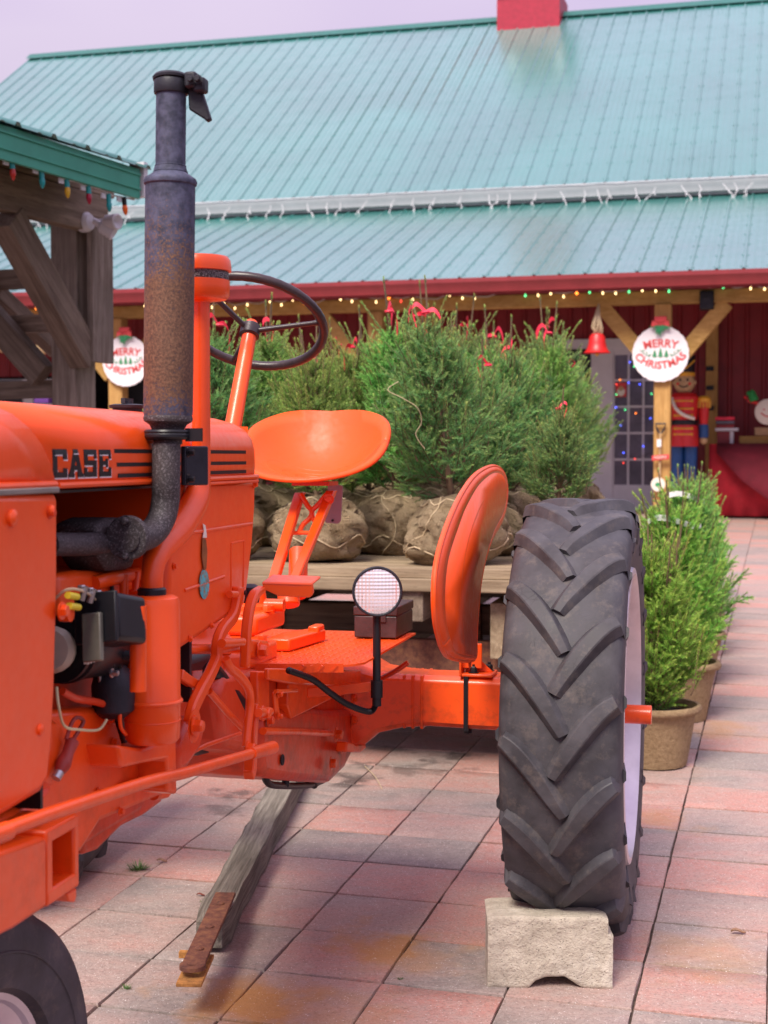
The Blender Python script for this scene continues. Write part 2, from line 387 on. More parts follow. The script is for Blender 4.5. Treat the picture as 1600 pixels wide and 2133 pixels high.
def mk_needles(name, dark, mid, light, tip):
    n = NM(name); at = n.n('ShaderNodeAttribute'); at.attribute_name = 'tint'; oi = n.n('ShaderNodeObjectInfo')
    sp = n.n('ShaderNodeSeparateColor'); n.l(at.outputs['Color'], sp.inputs[0])
    c = n.ramp(sp.outputs['Red'], [(0, dark), (.5, mid), (1, light)])
    c = n.mix(n.math('MULTIPLY', sp.outputs['Green'], .8), c, tip)
    hsv = n.n('ShaderNodeHueSaturation'); n.l(c, hsv.inputs['Color']); n.l(n.mr(oi.outputs['Random'], 0, 1, .475, .53), hsv.inputs['Hue']); n.l(n.mr(oi.outputs['Random'], 0, 1, 1.0, 1.35), hsv.inputs['Value'])
    n.col(hsv.outputs['Color']); n.set(Roughness=.55, Specular_IOR_Level=.35)
    tr = n.n('ShaderNodeBsdfTranslucent'); n.l(hsv.outputs['Color'], tr.inputs['Color']); ms = n.n('ShaderNodeMixShader'); ms.inputs[0].default_value = .42
    n.l(n.b.outputs[0], ms.inputs[1]); n.l(tr.outputs[0], ms.inputs[2]); n.l(ms.outputs[0], n.t.nodes['Material Output'].inputs['Surface']); return n.m
NEED = mk_needles('spruce_needles', (.08, .21, .045), (.16, .40, .085), (.32, .60, .14), (.64, .68, .2))
NEEDB = mk_needles('blue_spruce_needles', (.06, .18, .065), (.125, .33, .11), (.26, .50, .16), (.58, .60, .17))
NEEDY = mk_needles('bright_spruce_needles', (.09, .30, .04), (.18, .54, .08), (.36, .72, .14), (.66, .74, .18))
def mk_emit(name, c, s):
    n = NM(name); n.col(c); n.set(Emission_Color=(*c, 1.), Emission_Strength=s, Roughness=.3); return n.m
EM = {'warm': mk_emit('warm_bulb', (1, .68, .3), 3), 'orange': mk_emit('orange_bulb', (1, .22, .03), 3), 'green': mk_emit('green_bulb', (.1, .9, .3), 2), 'blue': mk_emit('blue_bulb', (.08, .12, 1), 3), 'red': mk_emit('red_bulb', (1, .06, .04), 2)}
BULB = {k: simple(k + '_glass_bulb', c, .15, 0, .1) for k, c in (('red', (.45, .03, .02)), ('teal', (.01, .30, .30)), ('amber', (.65, .38, .02)), ('crimson', (.35, .01, .04)), ('orange', (.95, .16, .02)))}
def mk_lens():
    n = NM('headlamp_glass'); m1 = n.n('ShaderNodeTexWave', Scale=1.); 
    n.col((.95, .90, .93)); n.set(Roughness=.15, Metallic=.55); return n.m
LENS = mk_lens()
REFL = simple('lamp_reflector', (.9, .86, .88), .12, 1, .05)

# ============================================================ PAVEMENT
ground = MB(); 
def gp(x, y, d=0): return V((x, y, gz(x, y) + d))
ground.add([gp(-60, -8, -.009), gp(60, -8, -.009), gp(60, 70, -.009), gp(-60, 70, -.009)], [(0, 1, 2, 3)])
pav = obj('pavement', ground, JOINT); tag(pav, kind='structure')
G0 = G(1342, 2004); SN = V((0, -SLOPE, 1)).normalized()
D1 = V((BV.x, BV.y, SLOPE * BV.y)).normalized(); D2 = V((BU.x, BU.y, SLOPE * BU.y)).normalized(); D2 = (D2 - D1 * D2.dot(D1)).normalized()
S = .305
def paver_mesh(seed, detail):
    rnd = random.Random(seed); mb = MB(); h = S / 2 - .0013; b = .0032; th = .045
    if not detail:
        mb.bx(-h, h, -h, h, -th, 0); return mb
    N = 4
    def edge(i): return rnd.uniform(-.0035, .0025)
    top = {}; jit = {}
    rows = []
    for i in range(N + 1):
        r = []
        for j in range(N + 1):
            x = -h + 2 * h * i / N; y = (-h + 2 * h * j / N) * .984; z = rnd.uniform(-.0012, .0012)
            if i in (0, N): x -= math.copysign(b + edge(0) * .6, x) * 1; z = -.0004
            if j in (0, N): y -= math.copysign(b + edge(0) * .6, y) * 1; z = -.0004
            r.append(V((x, y, z)))
        rows.append(r)
    mb.sheet(rows)
    idx = lambda i, j: i * (N + 1) + j
    per = [(i, 0) for i in range(N)] + [(N, j) for j in range(N)] + [(i, N) for i in range(N, 0, -1)] + [(0, j) for j in range(N, 0, -1)]
    n0 = len(mb.v); k = len(per)
    for i, j in per:
        x = max(-h, min(h, -h + 2 * h * i / N)) ; y = (-h + 2 * h * j / N) * .984
        e = edge(0); x -= (math.copysign(abs(e), x) if i in (0, N) else 0); y -= (math.copysign(abs(e), y) if j in (0, N) else 0)
        mb.v.append((x, y, -.0032))
    for i, j in per: mb.v.append((mb.v[n0 + per.index((i, j))][0], mb.v[n0 + per.index((i, j))][1], -th))
    for q in range(k):
        q2 = (q + 1) % k
        mb.f.append([idx(*per[q]), idx(*per[q2]), n0 + q2, n0 + q]); mb.f.append([n0 + q, n0 + q2, n0 + k + q2, n0 + k + q]); mb.m += [0, 0]
    return mb
protos = []
for q in range(14):
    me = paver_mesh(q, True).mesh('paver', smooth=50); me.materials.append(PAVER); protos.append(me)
cells = []
Rm = Matrix((D2, D1, D2.cross(D1))).transposed()
for i in range(-75, 60):
    for j in range(-12, 64):
        c = G0 + D2 * (S * (i + .5)) + D1 * (S * (j + .5))
        if c.y < 1.6 or c.y > 23: continue
        px = 800 + c.x / c.y * FPX; py = 857 + CAMZ * FPX / c.y
        if px < -1200 or px > 2900: continue
        cells.append((-(1 if (-60 < px < 1660 and py < 2200) else 0), c.y, i, j, c))
cells.sort(key=lambda t: (t[0], t[1]))
vs = []; fs = []; rn = []
for q, (_, _, i, j, c) in enumerate(cells):
    rr = random.Random(i * 977 + j)
    tilt = Matrix.Rotation(rr.uniform(-.006, .006), 3, 'X') @ Matrix.Rotation(rr.uniform(-.006, .006), 3, 'Y') @ Matrix.Rotation(rr.uniform(-.004, .004), 3, 'Z')
    R3 = Rm @ tilt; pos = c + SN * rr.uniform(-.0015, .0015) + V((0, 0, 0))
    if q < 300:
        o = bpy.data.objects.new('paver', rr.choice(protos)); C.objects.link(o); o.parent = pav
        rot = R3 @ Matrix.Rotation(math.pi * rr.randrange(2), 3, 'Z')
        o.matrix_local = Matrix.Translation(pos) @ rot.to_4x4()
    else:
        h = S / 2 - .0016; n0 = len(vs); r = rr.random()
        for x, y, z in ((-h, -h, -.03), (h, -h, -.03), (h, h, -.03), (-h, h, -.03), (-h, -h, -.004), (h, -h, -.004), (h, h, -.004), (-h, h, -.004), (-h + .004, -h + .004, 0), (h - .004, -h + .004, 0), (h - .004, h - .004, 0), (-h + .004, h - .004, 0)):
            vs.append(tuple(pos + R3 @ V((x, y * .985, z))))
        for k in range(4):
            k2 = (k + 1) % 4; fs += [(n0 + k, n0 + k2, n0 + 4 + k2, n0 + 4 + k), (n0 + 4 + k, n0 + 4 + k2, n0 + 8 + k2, n0 + 8 + k)]
        fs.append((n0 + 8, n0 + 9, n0 + 10, n0 + 11)); rn += [r] * 12
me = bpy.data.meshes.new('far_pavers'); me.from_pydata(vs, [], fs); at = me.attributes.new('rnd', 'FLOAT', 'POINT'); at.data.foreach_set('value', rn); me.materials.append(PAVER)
fp = bpy.data.objects.new('far_pavers', me); C.objects.link(fp); fp.parent = pav; fp['kind'] = 'stuff'

# ============================================================ BARN
barn = thing('barn', B(0, 0, .55), 'long barn with teal ribbed metal roof and red porch', 'barn')
EV, EZ = -.5, 3.59; LS = .36; UV, UZ = 4.1, 5.52; US = .665; RV = UV + 6.96; RZ = UZ + US * 6.96
UL, UR = -14.56, 13.2
def roof_panel(v0, z0, v1, z1, wdt):
    mb = MB(); sl_ = V((0, v1 - v0, z1 - z0)); n_ = V((0, -(z1 - z0), v1 - v0)).normalized()
    pr = []; k = 3; rb = wdt / k
    for i in range(k):
        x = i * rb; pr += [(x, 0), (x + .012, .022), (x + .034, .022), (x + .05, 0), (x + rb * .42, 0), (x + rb * .44, .004), (x + rb * .5, .004), (x + rb * .52, 0), (x + rb * .72, 0), (x + rb * .74, .004), (x + rb * .80, .004), (x + rb * .82, 0)]
    pr.append((wdt, 0))
    r0 = [V((x, 0, 0)) + n_ * h for x, h in pr]; r1 = [p + sl_ for p in r0]
    mb.sheet([r0, r1])
    mb.add([r0[0] - n_ * .03, r0[-1] - n_ * .03, r1[-1] - n_ * .03, r1[0] - n_ * .03], [(0, 1, 2, 3)])
    Ln = sl_.length; s_ = sl_ / Ln; st = .62; t = .15
    while t < Ln:
        for i in range(k):
            for dx in (.062, rb - .014):
                c = V((i * rb + dx, 0, 0)) + s_ * t + n_ * .003
                mb.box(c, V((.007, 0, 0)), s_ * .007, n_ * .005)
        t += st
    return mb
def to_barn_me(mb, name, mat):
    me = bpy.data.meshes.new(name); vs_ = [BU * p[0] + BV * p[1] + UP * p[2] for p in mb.v]
    me.from_pydata([tuple(p) for p in vs_], [], mb.f); bm = bmesh.new(); bm.from_mesh(me); bmesh.ops.recalc_face_normals(bm, faces=bm.faces); bm.to_mesh(me); bm.free(); me.materials.append(mat); return me
PW = .93
mu = to_barn_me(roof_panel(UV, UZ, RV, RZ, PW), 'upper_panel', TEAL); ml = to_barn_me(roof_panel(EV, EZ, 4.55, EZ + LS * 5.05, PW), 'lower_panel', TEAL)
for me in (mu, ml):
    for p in me.polygons: pass
k = 0; off = V(barn.location)
u = UL
while u < UR - .1:
    for me, v0, z0 in ((mu, UV, UZ), (ml, EV, EZ)):
        o = bpy.data.objects.new('roof_panel', me); C.objects.link(o); o.parent = barn; o.location = B(u, v0, z0) - off
    u += PW
def bbox(mb, u0, u1, v0, v1, z0, z1):
    return mb.box(B((u0 + u1) / 2, (v0 + v1) / 2, (z0 + z1) / 2), BU * ((u1 - u0) / 2), BV * ((v1 - v0) / 2), UP * ((z1 - z0) / 2))
UE = u
back = MB(); back.prism([B(UL, RV, RZ - .01), B(UL, RV + 7, UZ - .1), B(UE, RV + 7, UZ - .1), B(UE, RV, RZ - .01)], V((0, 0, -.03))); obj('back_roof', back, TEAL, barn)
rc = MB()
rc.prism([B(UL - .05, RV - .20, RZ - .08), B(UL - .05, RV, RZ + .07), B(UL - .05, RV + .20, RZ - .08), B(UL - .05, RV, RZ + .03)], BU * (UE - UL + .1)); obj('ridge_cap', rc, simple('dark_ridge_steel', (.015, .13, .11), .5), barn)
# gutters (open K-profile)
def gutter(name, v, z, h, mat, zt=0):
    mb = MB(); pr = [(0, 0), (-.02, -h), (-.09, -h), (-.11, -h * .55), (-.14, -h * .3), (-.14, 0), (-.125, 0), (-.125, -h * .25), (-.095, -h * .5), (-.08, -h * .88), (-.03, -h * .88), (-.012, 0)]
    mb.prism([B(UL, v + a, z + b) for a, b in pr], BU * (UE - UL)); return obj(name, mb, mat, barn)
gutter('white_gutter', UV + .02, UZ - .015, .19, GUTW); gutter('red_gutter', EV + .02, EZ - .01, .17, GUTR)
fb = MB(); bbox(fb, UL, UE, UV + .03, UV + .08, UZ - .24, UZ - .03); bbox(fb, UL, UE, UV + .08, UV + .5, UZ - .24, UZ - .20); obj('soffit', fb, WHITEP, barn)
fb = MB(); bbox(fb, UL, UE, EV + .03, EV + .07, EZ - .2, EZ - .03); obj('eave_board', fb, GUTR, barn)
up = MB(); bbox(up, UL, UE, 4.5, 4.6, 4.9, UZ + .2); obj('upper_wall', up, REDW, barn)
# gable ends + rest of body
gb = MB(); gb.prism([B(UL + .1, 4.6, .2), B(UL + .1, 4.6, UZ), B(UL + .1, RV, RZ - .3), B(UL + .1, RV + 6.5, UZ), B(UL + .1, RV + 6.5, .2)], BU * .1); obj('gable_wall', gb, REDW, barn)
# porch wall with ribs: individual siding panels
WV = 2.7
def siding(u0, u1, z0, z1):
    mb = MB(); pts = []
    n = max(1, round((u1 - u0) / .23)); st = (u1 - u0) / n
    for i in range(n):
        x = u0 + i * st; pts += [(x, 0), (x + .02, -.025), (x + .05, -.025), (x + .07, 0)]
    pts.append((u1, 0))
    mb.sheet([[B(x, WV + y, z0) for x, y in pts], [B(x, WV + y, z1) for x, y in pts]]); return mb
def wu(px): return bu(BP(px, 800, WV))
dl, dr = wu(1120), wu(1375)
zc = EZ + LS * 3.2 - .1
for nm, u0, u1, z0, z1 in (('siding', UL, wu(-40), .4, zc), ('siding', wu(-40), wu(125), 2.66, zc), ('siding', wu(125), wu(196), .4, zc), ('siding', wu(196), wu(420), 3.0, zc), ('siding', wu(420), dl, .4, zc), ('siding', dl, dr, 3.05, zc), ('siding', dr, UE, .4, zc)):
    obj(nm, siding(u0, u1, z0, z1), REDW, barn)
dk = MB(); bbox(dk, UL, UE, WV + .9, WV + 1.0, .3, zc); obj('inner_wall', dk, DARKV, barn)
# left white window wall under the pavilion
mb = MB(); bbox(mb, wu(-40), wu(125), WV - .02, WV + .03, 1.0, 2.62); obj('white_board', mb, WHITEP, barn)
mb = MB(); bbox(mb, wu(-25), wu(48), WV - .05, WV - .025, 1.9, 2.60); obj('dark_window', mb, DARKV, barn)
# double doorway: frame, left opening dark, right glazed door
zg = lambda v: SLOPE * (18 + .9649 * v)
z0d = zg(WV) - .02
fr = MB(); bbox(fr, dl, dr + .1, WV - .06, WV + .06, 2.93, 3.06); bbox(fr, dl, dl + .12, WV - .06, WV + .06, z0d, 2.93); bbox(fr, dr, dr + .1, WV - .06, WV + .06, z0d, 2.93)
d0 = wu(1232); bbox(fr, d0, wu(1278), WV - .05, WV + .05, z0d, 2.93)
obj('door_frame', fr, WHITEP, barn)
lo = MB(); bbox(lo, dl + .12, d0, WV + .1, WV + .12, z0d, 2.93); obj('door_opening', lo, DARKV, barn)
g0, g1 = wu(1279), wu(1372); zt = BP(1300, 737, WV).z; zb = BP(1300, 1012, WV).z
dd = bpy.data.objects.new('door', None); C.objects.link(dd); dd.parent = barn
for a_, b_ in ((z0d, zb), (zt, 2.93)): door = MB(); bbox(door, wu(1278), dr, WV - .03, WV + .03, a_, b_); obj('door_rail', door, WHITEP, dd)
ncol, nrow = 3, 5; cw = (g1 - g0) / ncol; rh = (zt - zb) / nrow
for i in range(ncol):
    for j in range(nrow):
        mb = MB(); bbox(mb, g0 + i * cw + .015, g0 + (i + 1) * cw - .015, WV - .005, WV + .005, zb + j * rh + .015, zb + (j + 1) * rh - .015); obj('pane', mb, GLASSD, dd)
mt = MB()
for i in range(ncol + 1): bbox(mt, g0 + i * cw - .015, g0 + i * cw + .015, WV - .02, WV + .02, zb, zt)
for j in range(nrow + 1):
    for i in range(ncol): bbox(mt, g0 + i * cw + .015, g0 + (i + 1) * cw - .015, WV - .02, WV + .02, zb + j * rh - .015, zb + j * rh + .015)
obj('muntins', mt, WHITEP, dd)
# posts, beam and braces
bz1 = BP(1380, 606, 0).z; bz0 = BP(1380, 634, 0).z
bm_ = MB(); bbox(bm_, UL, UE, -.07, .07, bz0, bz1); obj('porch_beam', bm_, YEL_WX, barn, bevel=.01)
for i in range(-4, 4):
    u = i * 3.64; po = MB(); bbox(po, u - .1, u + .1, -.1, .1, zg(0) - .05, bz0 - .002); obj('porch_post', po, YEL_W, barn, bevel=.01)
    for s in (-1, 1):
        br = MB(); br.bar(B(u + s * .1, 0, bz0 - .78), B(u + s * .75, 0, bz0 - .003), BV * .06, (BU * -.65 * s + UP * .65).normalized() * .08 * 0 + (BU * .77 * s - UP * .64) * .09)
        obj('post_brace', br, YEL_WX, barn)
# right-hand yellow door jamb + hinges
jb = MB(); ju = bu(BP(1483, 800, WV - .1)); bbox(jb, ju - .08, ju + .08, WV - .14, WV - .05, z0d, 3.3); obj('jamb', jb, YEL_W, barn)
hg = MB()
for py in (768, 808, 850): c = BP(1479, py, WV - .16); hg.box(c, BU * .05, BV * .01, UP * .03)
obj('hinge', hg, BLACKM, barn)
# cupola
REDC = simple('crimson_siding', (.40, .012, .04), .5)
cw0 = BP(1100, 50, RV - .55); cu = bu(cw0); cup = thing('cupola', B(cu, RV, RZ - .3), 'red cupola with white trim standing on the barn ridge', 'cupola')
mb = MB(); bbox(mb, cu - .62, cu + .62, RV - .55, RV + .55, RZ - .55, RZ + .35); obj('base', mb, REDC, cup)
mb = MB(); bbox(mb, cu - .5, cu + .5, RV - .45, RV + .45, RZ + .35, RZ + 1.4); bx_ = obj('louvre_box', mb, REDC, cup)
for q in range(6):
    mb = MB(); z = RZ + .42 + q * .15; bbox(mb, cu - .38, cu + .38, RV - .5, RV - .46, z, z + .08); obj('louvre', mb, REDW, bx_)
for s in (-1, 1):
    mb = MB(); bbox(mb, cu + s * .47 - .07, cu + s * .47 + .07, RV - .52, RV - .40, RZ + .36, RZ + 1.4); obj('trim', mb, WHITEP, cup)
mb = MB(); bbox(mb, cu - .66, cu + .66, RV - .60, RV - .552, RZ + .30, RZ + .36); obj('ledge', mb, REDS, cup)
mb = MB(); ap = B(cu, RV, RZ + 2.2); q4 = [B(cu - .7, RV - .65, RZ + 1.4), B(cu + .7, RV - .65, RZ + 1.4), B(cu + .7, RV + .65, RZ + 1.4), B(cu - .7, RV + .65, RZ + 1.4)]
mb.add(q4 + [ap], [(0, 1, 4), (1, 2, 4), (2, 3, 4), (3, 0, 4), (3, 2, 1, 0)]); obj('cap_roof', mb, TEALF, cup)
# ============================================================ PORCH THINGS
def text_mesh(s, size, o, ux, uy, mat, parent, name, arc_r=None, arc_mid=0, bold=.0):
    """letters as thin solid shapes in the plane ux,uy at o; arc_r bends the line"""
    cv = bpy.data.curves.new('t', 'FONT'); cv.body = s; cv.size = size; cv.align_x = 'CENTER'; cv.align_y = 'CENTER'; cv.extrude = .0015; cv.offset = bold; cv.resolution_u = 3
    to = bpy.data.objects.new('t', cv); C.objects.link(to); dg = bpy.context.evaluated_depsgraph_get(); me0 = bpy.data.meshes.new_from_object(to.evaluated_get(dg)); bpy.data.objects.remove(to)
    nrm = ux.cross(uy); off = off_of(parent); vs_ = []
    for v in me0.vertices:
        x, y, z = v.co
        if arc_r:
            a = x / abs(arc_r); rr = abs(arc_r) - y if arc_r > 0 else abs(arc_r) + y
            if arc_r > 0: X = math.sin(a) * rr; Y = arc_r - math.cos(a) * rr
            else: X = math.sin(a) * rr; Y = math.cos(a) * rr - abs(arc_r)
        else: X, Y = x, y
        vs_.append(tuple(o + ux * X + uy * Y + nrm * z - off))
    me = bpy.data.meshes.new(name); me.from_pydata(vs_, [], [tuple(p.vertices) for p in me0.polygons]); me.materials.append(mat)
    ob = bpy.data.objects.new(name, me); C.objects.link(ob); ob.parent = parent; return ob
def merry_sign(px, py, label):
    c = BP(px, py, -.16); R = .335; root = thing('merry_christmas_sign', c, label, 'sign', 'round signs hung on the porch posts'); F_ = -BV
    mb = MB(); n = 96; ring = [c + (BU * math.cos(2 * math.pi * i / n) + UP * math.sin(2 * math.pi * i / n)) * (R * (1 + .018 * abs(math.sin(i * math.pi * 12 / n * 1.0 * 2)))) for i in range(n)]
    mb.prism(ring, BV * .018); obj('board', mb, SIGNW, root, smooth=None)
    o = c + F_ * .004
    text_mesh('MERRY', .135, o + UP * .125, BU, UP, REDI, root, 'lettering', -.75, bold=.003)
    text_mesh('CHRISTMAS', .125, o - UP * .14, BU, UP, REDI, root, 'lettering', .38, bold=.003)
    for dx, h in ((-.07, .085), (0, .11), (.07, .085)):
        mb = MB(); b = o + BU * dx - UP * .035
        for k in range(3):
            w_ = .034 * (1 - .25 * k); z = h * .28 * k; mb.prism([b + BU * w_ + UP * z, b - BU * w_ + UP * z, b + UP * (z + h * .45)], F_ * (.002 + .0004 * k))
        mb.box(b - UP * .008, BU * .006, F_ * .001, UP * .008); obj('tree_mark', mb, GRNI, root, smooth=None)
    for s in (-1, 1):
        mb = MB(); pts = [o + BU * (s * x) + UP * z for x, z in ((.11, .0), (.15, -.02), (.19, .0), (.22, .03), (.25, .05))]
        mb.tube(smoothpath(pts, 4), .004, 5)
        for x, z in ((.16, .01), (.2, .035), (.13, -.03)): mb.tube([o + BU * (s * x) + UP * z, o + BU * (s * (x + .012)) + UP * (z + .022)], [.009, .002], 5)
        obj('vine_mark', mb, GRNI, root)
    # red bow with greenery over the top edge
    b = c + F_ * .03 + UP * (R + .02); mb = MB()
    for s in (-1, 1): mb.prism([b, b + BU * s * .10 + UP * .05, b + BU * s * .11 - UP * .035], F_ * .03)
    mb.box(b, BU * .022, F_ * .022, UP * .022); mb.box(b + UP * .06, BU * .075, F_ * .02, UP * .035); obj('bow', mb, REDI, root, bevel=.006)
    mb = MB(); rr = random.Random(3)
    for k in range(46):
        a = rr.uniform(-.3, math.pi + .3); d = BU * math.cos(a) * rr.uniform(.05, .12) - UP * abs(math.sin(a)) * rr.uniform(.04, .15); q = b + BU * rr.uniform(-.04, .04) - UP * .02 + F_ * rr.uniform(0, .02)
        mb.tube([q, q + d * .5 + F_ * .01, q + d], [.004, .009, .001], 4)
    obj('greenery', mb, GRNI, root)
merry_sign(1376, 737, 'round white Merry Christmas sign on the post beside the toy soldier')
merry_sign(262, 752, 'round white Merry Christmas sign half hidden by the exhaust stack')
merry_sign(-268, 765, 'round white Merry Christmas sign on the porch post behind the pavilion')
# red bell on a raffia hanger
c = BP(1244, 712, -.25); t = thing('hanging_bell', c, 'large red bell hanging by raffia under the porch beam', 'bell')
pr = [(.02, .10), (.07, .095), (.095, .06), (.105, -.02), (.125, -.09), (.155, -.125), (.165, -.135), (.15, -.13), (.12, -.085), (.09, 0)]
mb = MB(); mb.lathe(c, UP, pr, 28, cap=False); mb.lathe(c, UP, [(.0, .102), (.025, .1)], 28); obj('bell_body', mb, REDS, t)
mb = MB(); mb.tube([c + UP * .1, c - UP * .12], .008, 8); mb.lathe(c - UP * .15, UP, [(0, -.03), (.028, 0), (0, .03)], 12); obj('clapper', mb, GOLD, t)
mb = MB()
for k in range(9):
    a = k * .7; mb.tube(smoothpath([B(bu(c), -.1, bz0 + .01), c + UP * .30 + BU * .03 * math.cos(a), c + UP * .17 + BU * .06 * math.cos(a) + BV * .05 * math.sin(a), c + UP * .095 + BU * .05 * math.cos(a * 2)], 4), [.012] * 12 + [.008], 5)
obj('raffia', mb, TWINE, t)
# toy soldier
fz = BP(1425, 740, 1.2); c = BP(1425, 900, 1.2); base_ = V((c.x, c.y, gz(c.x, c.y)))
H = fz.z - base_.z; t = thing('toy_soldier', base_, 'tall painted toy soldier in red coat and blue trousers by the door', 'statue')
zz = lambda py: BP(1425, py, 1.2).z - base_.z
mb = MB()
for s in (-1, 1): mb.lathe(base_ + BU * s * .085, UP, [(.10, .0), (.085, .12), (.078, .4), (.088, zz(925))], 20)
obj('trousers', mb, BLUE, t)
mb = MB(); mb.lathe(base_, UP, [(.19, zz(930)), (.185, zz(900)), (.165, zz(882)), (.165, zz(876)), (.18, zz(850)), (.19, zz(828)), (.15, zz(820)), (.05, zz(817))], 28); obj('coat', mb, REDS, t)
mb = MB(); mb.lathe(base_, UP, [(.17, zz(886)), (.178, zz(884)), (.178, zz(877)), (.17, zz(875))], 28); obj('belt', mb, BLACKM, t)
hd = base_ + UP * zz(797)
mb = MB(); mb.lathe(hd, UP, [(0, -.135), (.08, -.125), (.125, -.06), (.135, 0), (.125, .07), (.1, .1), (0, .11)], 28); mb.tube([hd - BV * .12, hd - BV * .17 - UP * .01], [.02, .012], 10)
for s in (-1, 1): mb.tube([hd + BU * s * .125, hd + BU * s * .15], [.03, .022], 10)
hdo = obj('head', mb, SKIN, t)
mb = MB()
for s in (-1, 1): mb.lathe(hd - BV * .122 + BU * s * .045 + UP * .03, -BV, [(.018, 0), (.012, .01)], 12)
mb.tube(smoothpath([hd - BV * .130 + BU * x - UP * (.045 + .02 * math.cos(x * 30)) for x in (-.06, -.03, 0, .03, .06)], 3), .008, 6); obj('face_paint', mb, BLACKM, hdo)
mb = MB()
for s in (-1, 1): mb.lathe(hd - BV * .118 + BU * s * .075 - UP * .02, -BV, [(.02, 0), (.01, .008)], 12)
obj('cheek', mb, REDS, hdo)
mb = MB(); mb.lathe(base_, UP, [(.125, zz(783)), (.13, zz(776)), (.14, zz(745)), (.145, zz(741)), (0, zz(740))], 28); hat = obj('hat', mb, BLACKM, t)
mb = MB(); mb.lathe(base_, UP, [(.128, zz(784)), (.136, zz(783)), (.137, zz(778)), (.130, zz(776))], 28); mb.tube(smoothpath([base_ + UP * zz(752) + BU * .13 - BV * .08, base_ + UP * zz(768) - BV * .15 + BU * .02, base_ + UP * zz(772) - BU * .13 - BV * .06], 5), .012, 6); obj('hat_cord', mb, GOLD, hat)
for s in (-1, 1):
    sh = base_ + BU * s * .25
    mb = MB(); mb.lathe(sh, UP, [(.05, zz(885)), (.062, zz(870)), (.068, zz(842)), (.06, zz(830)), (0, zz(826))], 18); ar = obj('arm', mb, REDS, t)
    mb = MB(); mb.lathe(sh, UP, [(.055, zz(912)), (.062, zz(908)), (.060, zz(885)), (.05, zz(884))], 18); obj('cuff', mb, BLUE, ar)
    mb = MB(); mb.lathe(sh, UP, [(0, zz(927)), (.045, zz(922)), (.05, zz(915)), (.03, zz(910))], 16); obj('hand', mb, SKIN, ar)
    mb = MB(); mb.lathe(sh, UP, [(.085, zz(838)), (.088, zz(831)), (.06, zz(826)), (0, zz(825))], 18)
    for q in range(12): a = q * math.pi / 6; mb.tube([sh + UP * zz(836) + (BU * math.cos(a) + BV * math.sin(a)) * .082, sh + UP * zz(850) + (BU * math.cos(a) + BV * math.sin(a)) * .08], .012, 5)
    obj('epaulette', mb, GOLD, ar)
mb = MB()
for py in (836, 852, 866, 893, 905):
    z = base_ + UP * zz(py); mb.tube([z + BU * x - BV * (.19 - abs(x) * .35) for x in (-.10, -.05, 0, .05, .10)], .011, 6)
    for s in (-1, 1): mb.lathe(z + BU * s * .11 - BV * .155, -BV, [(.018, 0), (.012, .012)], 8)
o = obj('coat_braid', mb, GOLD, t); o['kind'] = 'stuff'
mb = MB(); mb.tube(smoothpath([base_ + UP * zz(830) - BU * .15 - BV * .12, base_ + UP * zz(852) - BU * .09 - BV * .205, base_ + UP * zz(866) + BU * .02 - BV * .215, base_ + UP * zz(873) + BU * .14 - BV * .16], 6), .022, 8); obj('sash', mb, CREAM, t)
# speaker under the beam
c = BP(1473, 626, -.05); t = thing('porch_speaker', c, 'small black speaker box fixed under the porch beam', 'speaker')
mb = MB(); mb.box(c, BU * .085, BV * .08, UP * .115); obj('case', mb, BLACKM, t, bevel=.015)
mb = MB(); mb.lathe(c - BV * .082 - UP * .02, -BV, [(.06, 0), (.055, .006), (.03, .002)], 20); obj('cone', mb, DKGREY, t)
# coloured and warm bulbs under the red gutter
root = thing('porch_light_string', B(0, -.1, bz1 + .02), 'string of small warm and coloured lights along the porch beam', 'string lights')
mb = MB(); rr = random.Random(5); pts = []; u = wu(-200) - 1
while u < 8: pts.append(B(u, -.16 + rr.uniform(-.02, .02), bz1 + .0 + rr.uniform(-.05, .03))); u += .16
mb.tube(pts, .005, 4); obj('wire', mb, WHITEP, root)
nb = 0
for p in pts:
    if rr.random() < .62:
        k = rr.choices(['warm', 'orange', 'green', 'red'], [7, 1.2, 1, .5])[0]; r = .014 if k != 'orange' else .022
        q = p - UP * rr.uniform(.02, .05); mb = MB(); mb.lathe(q, UP, [(0, -r), (r * .9, 0), (r * .4, r), (r * .4, r * 1.7)], 7); obj('bulb', mb, EM[k], root); nb += 1
# icicle lights on the white gutter
root = thing('icicle_lights', B(0, UV - .1, UZ - .2), 'unlit white icicle light strands hanging from the white gutter', 'string lights')
mb = MB(); mb.tube([B(x / 4, UV - .13, UZ - .03 + rr.uniform(-.006, .006)) for x in range(-56, 48)], .006, 4); obj('main_wire', mb, CLEAR, root)
x = -14.
while x < 11:
    n = rr.randint(2, 6); pts = [B(x, UV - .14, UZ - .12)]; dx = rr.uniform(-.05, .05)
    for k in range(n): pts.append(pts[-1] + BU * (dx + rr.uniform(-.06, .06)) - UP * rr.uniform(.06, .11))
    mb = MB(); mb.tube(pts, .0075, 4)
    for p in pts[1:]: mb.tube([p, p - UP * .05 + BU * rr.uniform(-.04, .04)], [.012, .009], 4)
    obj('strand', mb, CLEAR, root); x += rr.uniform(.12, .45)
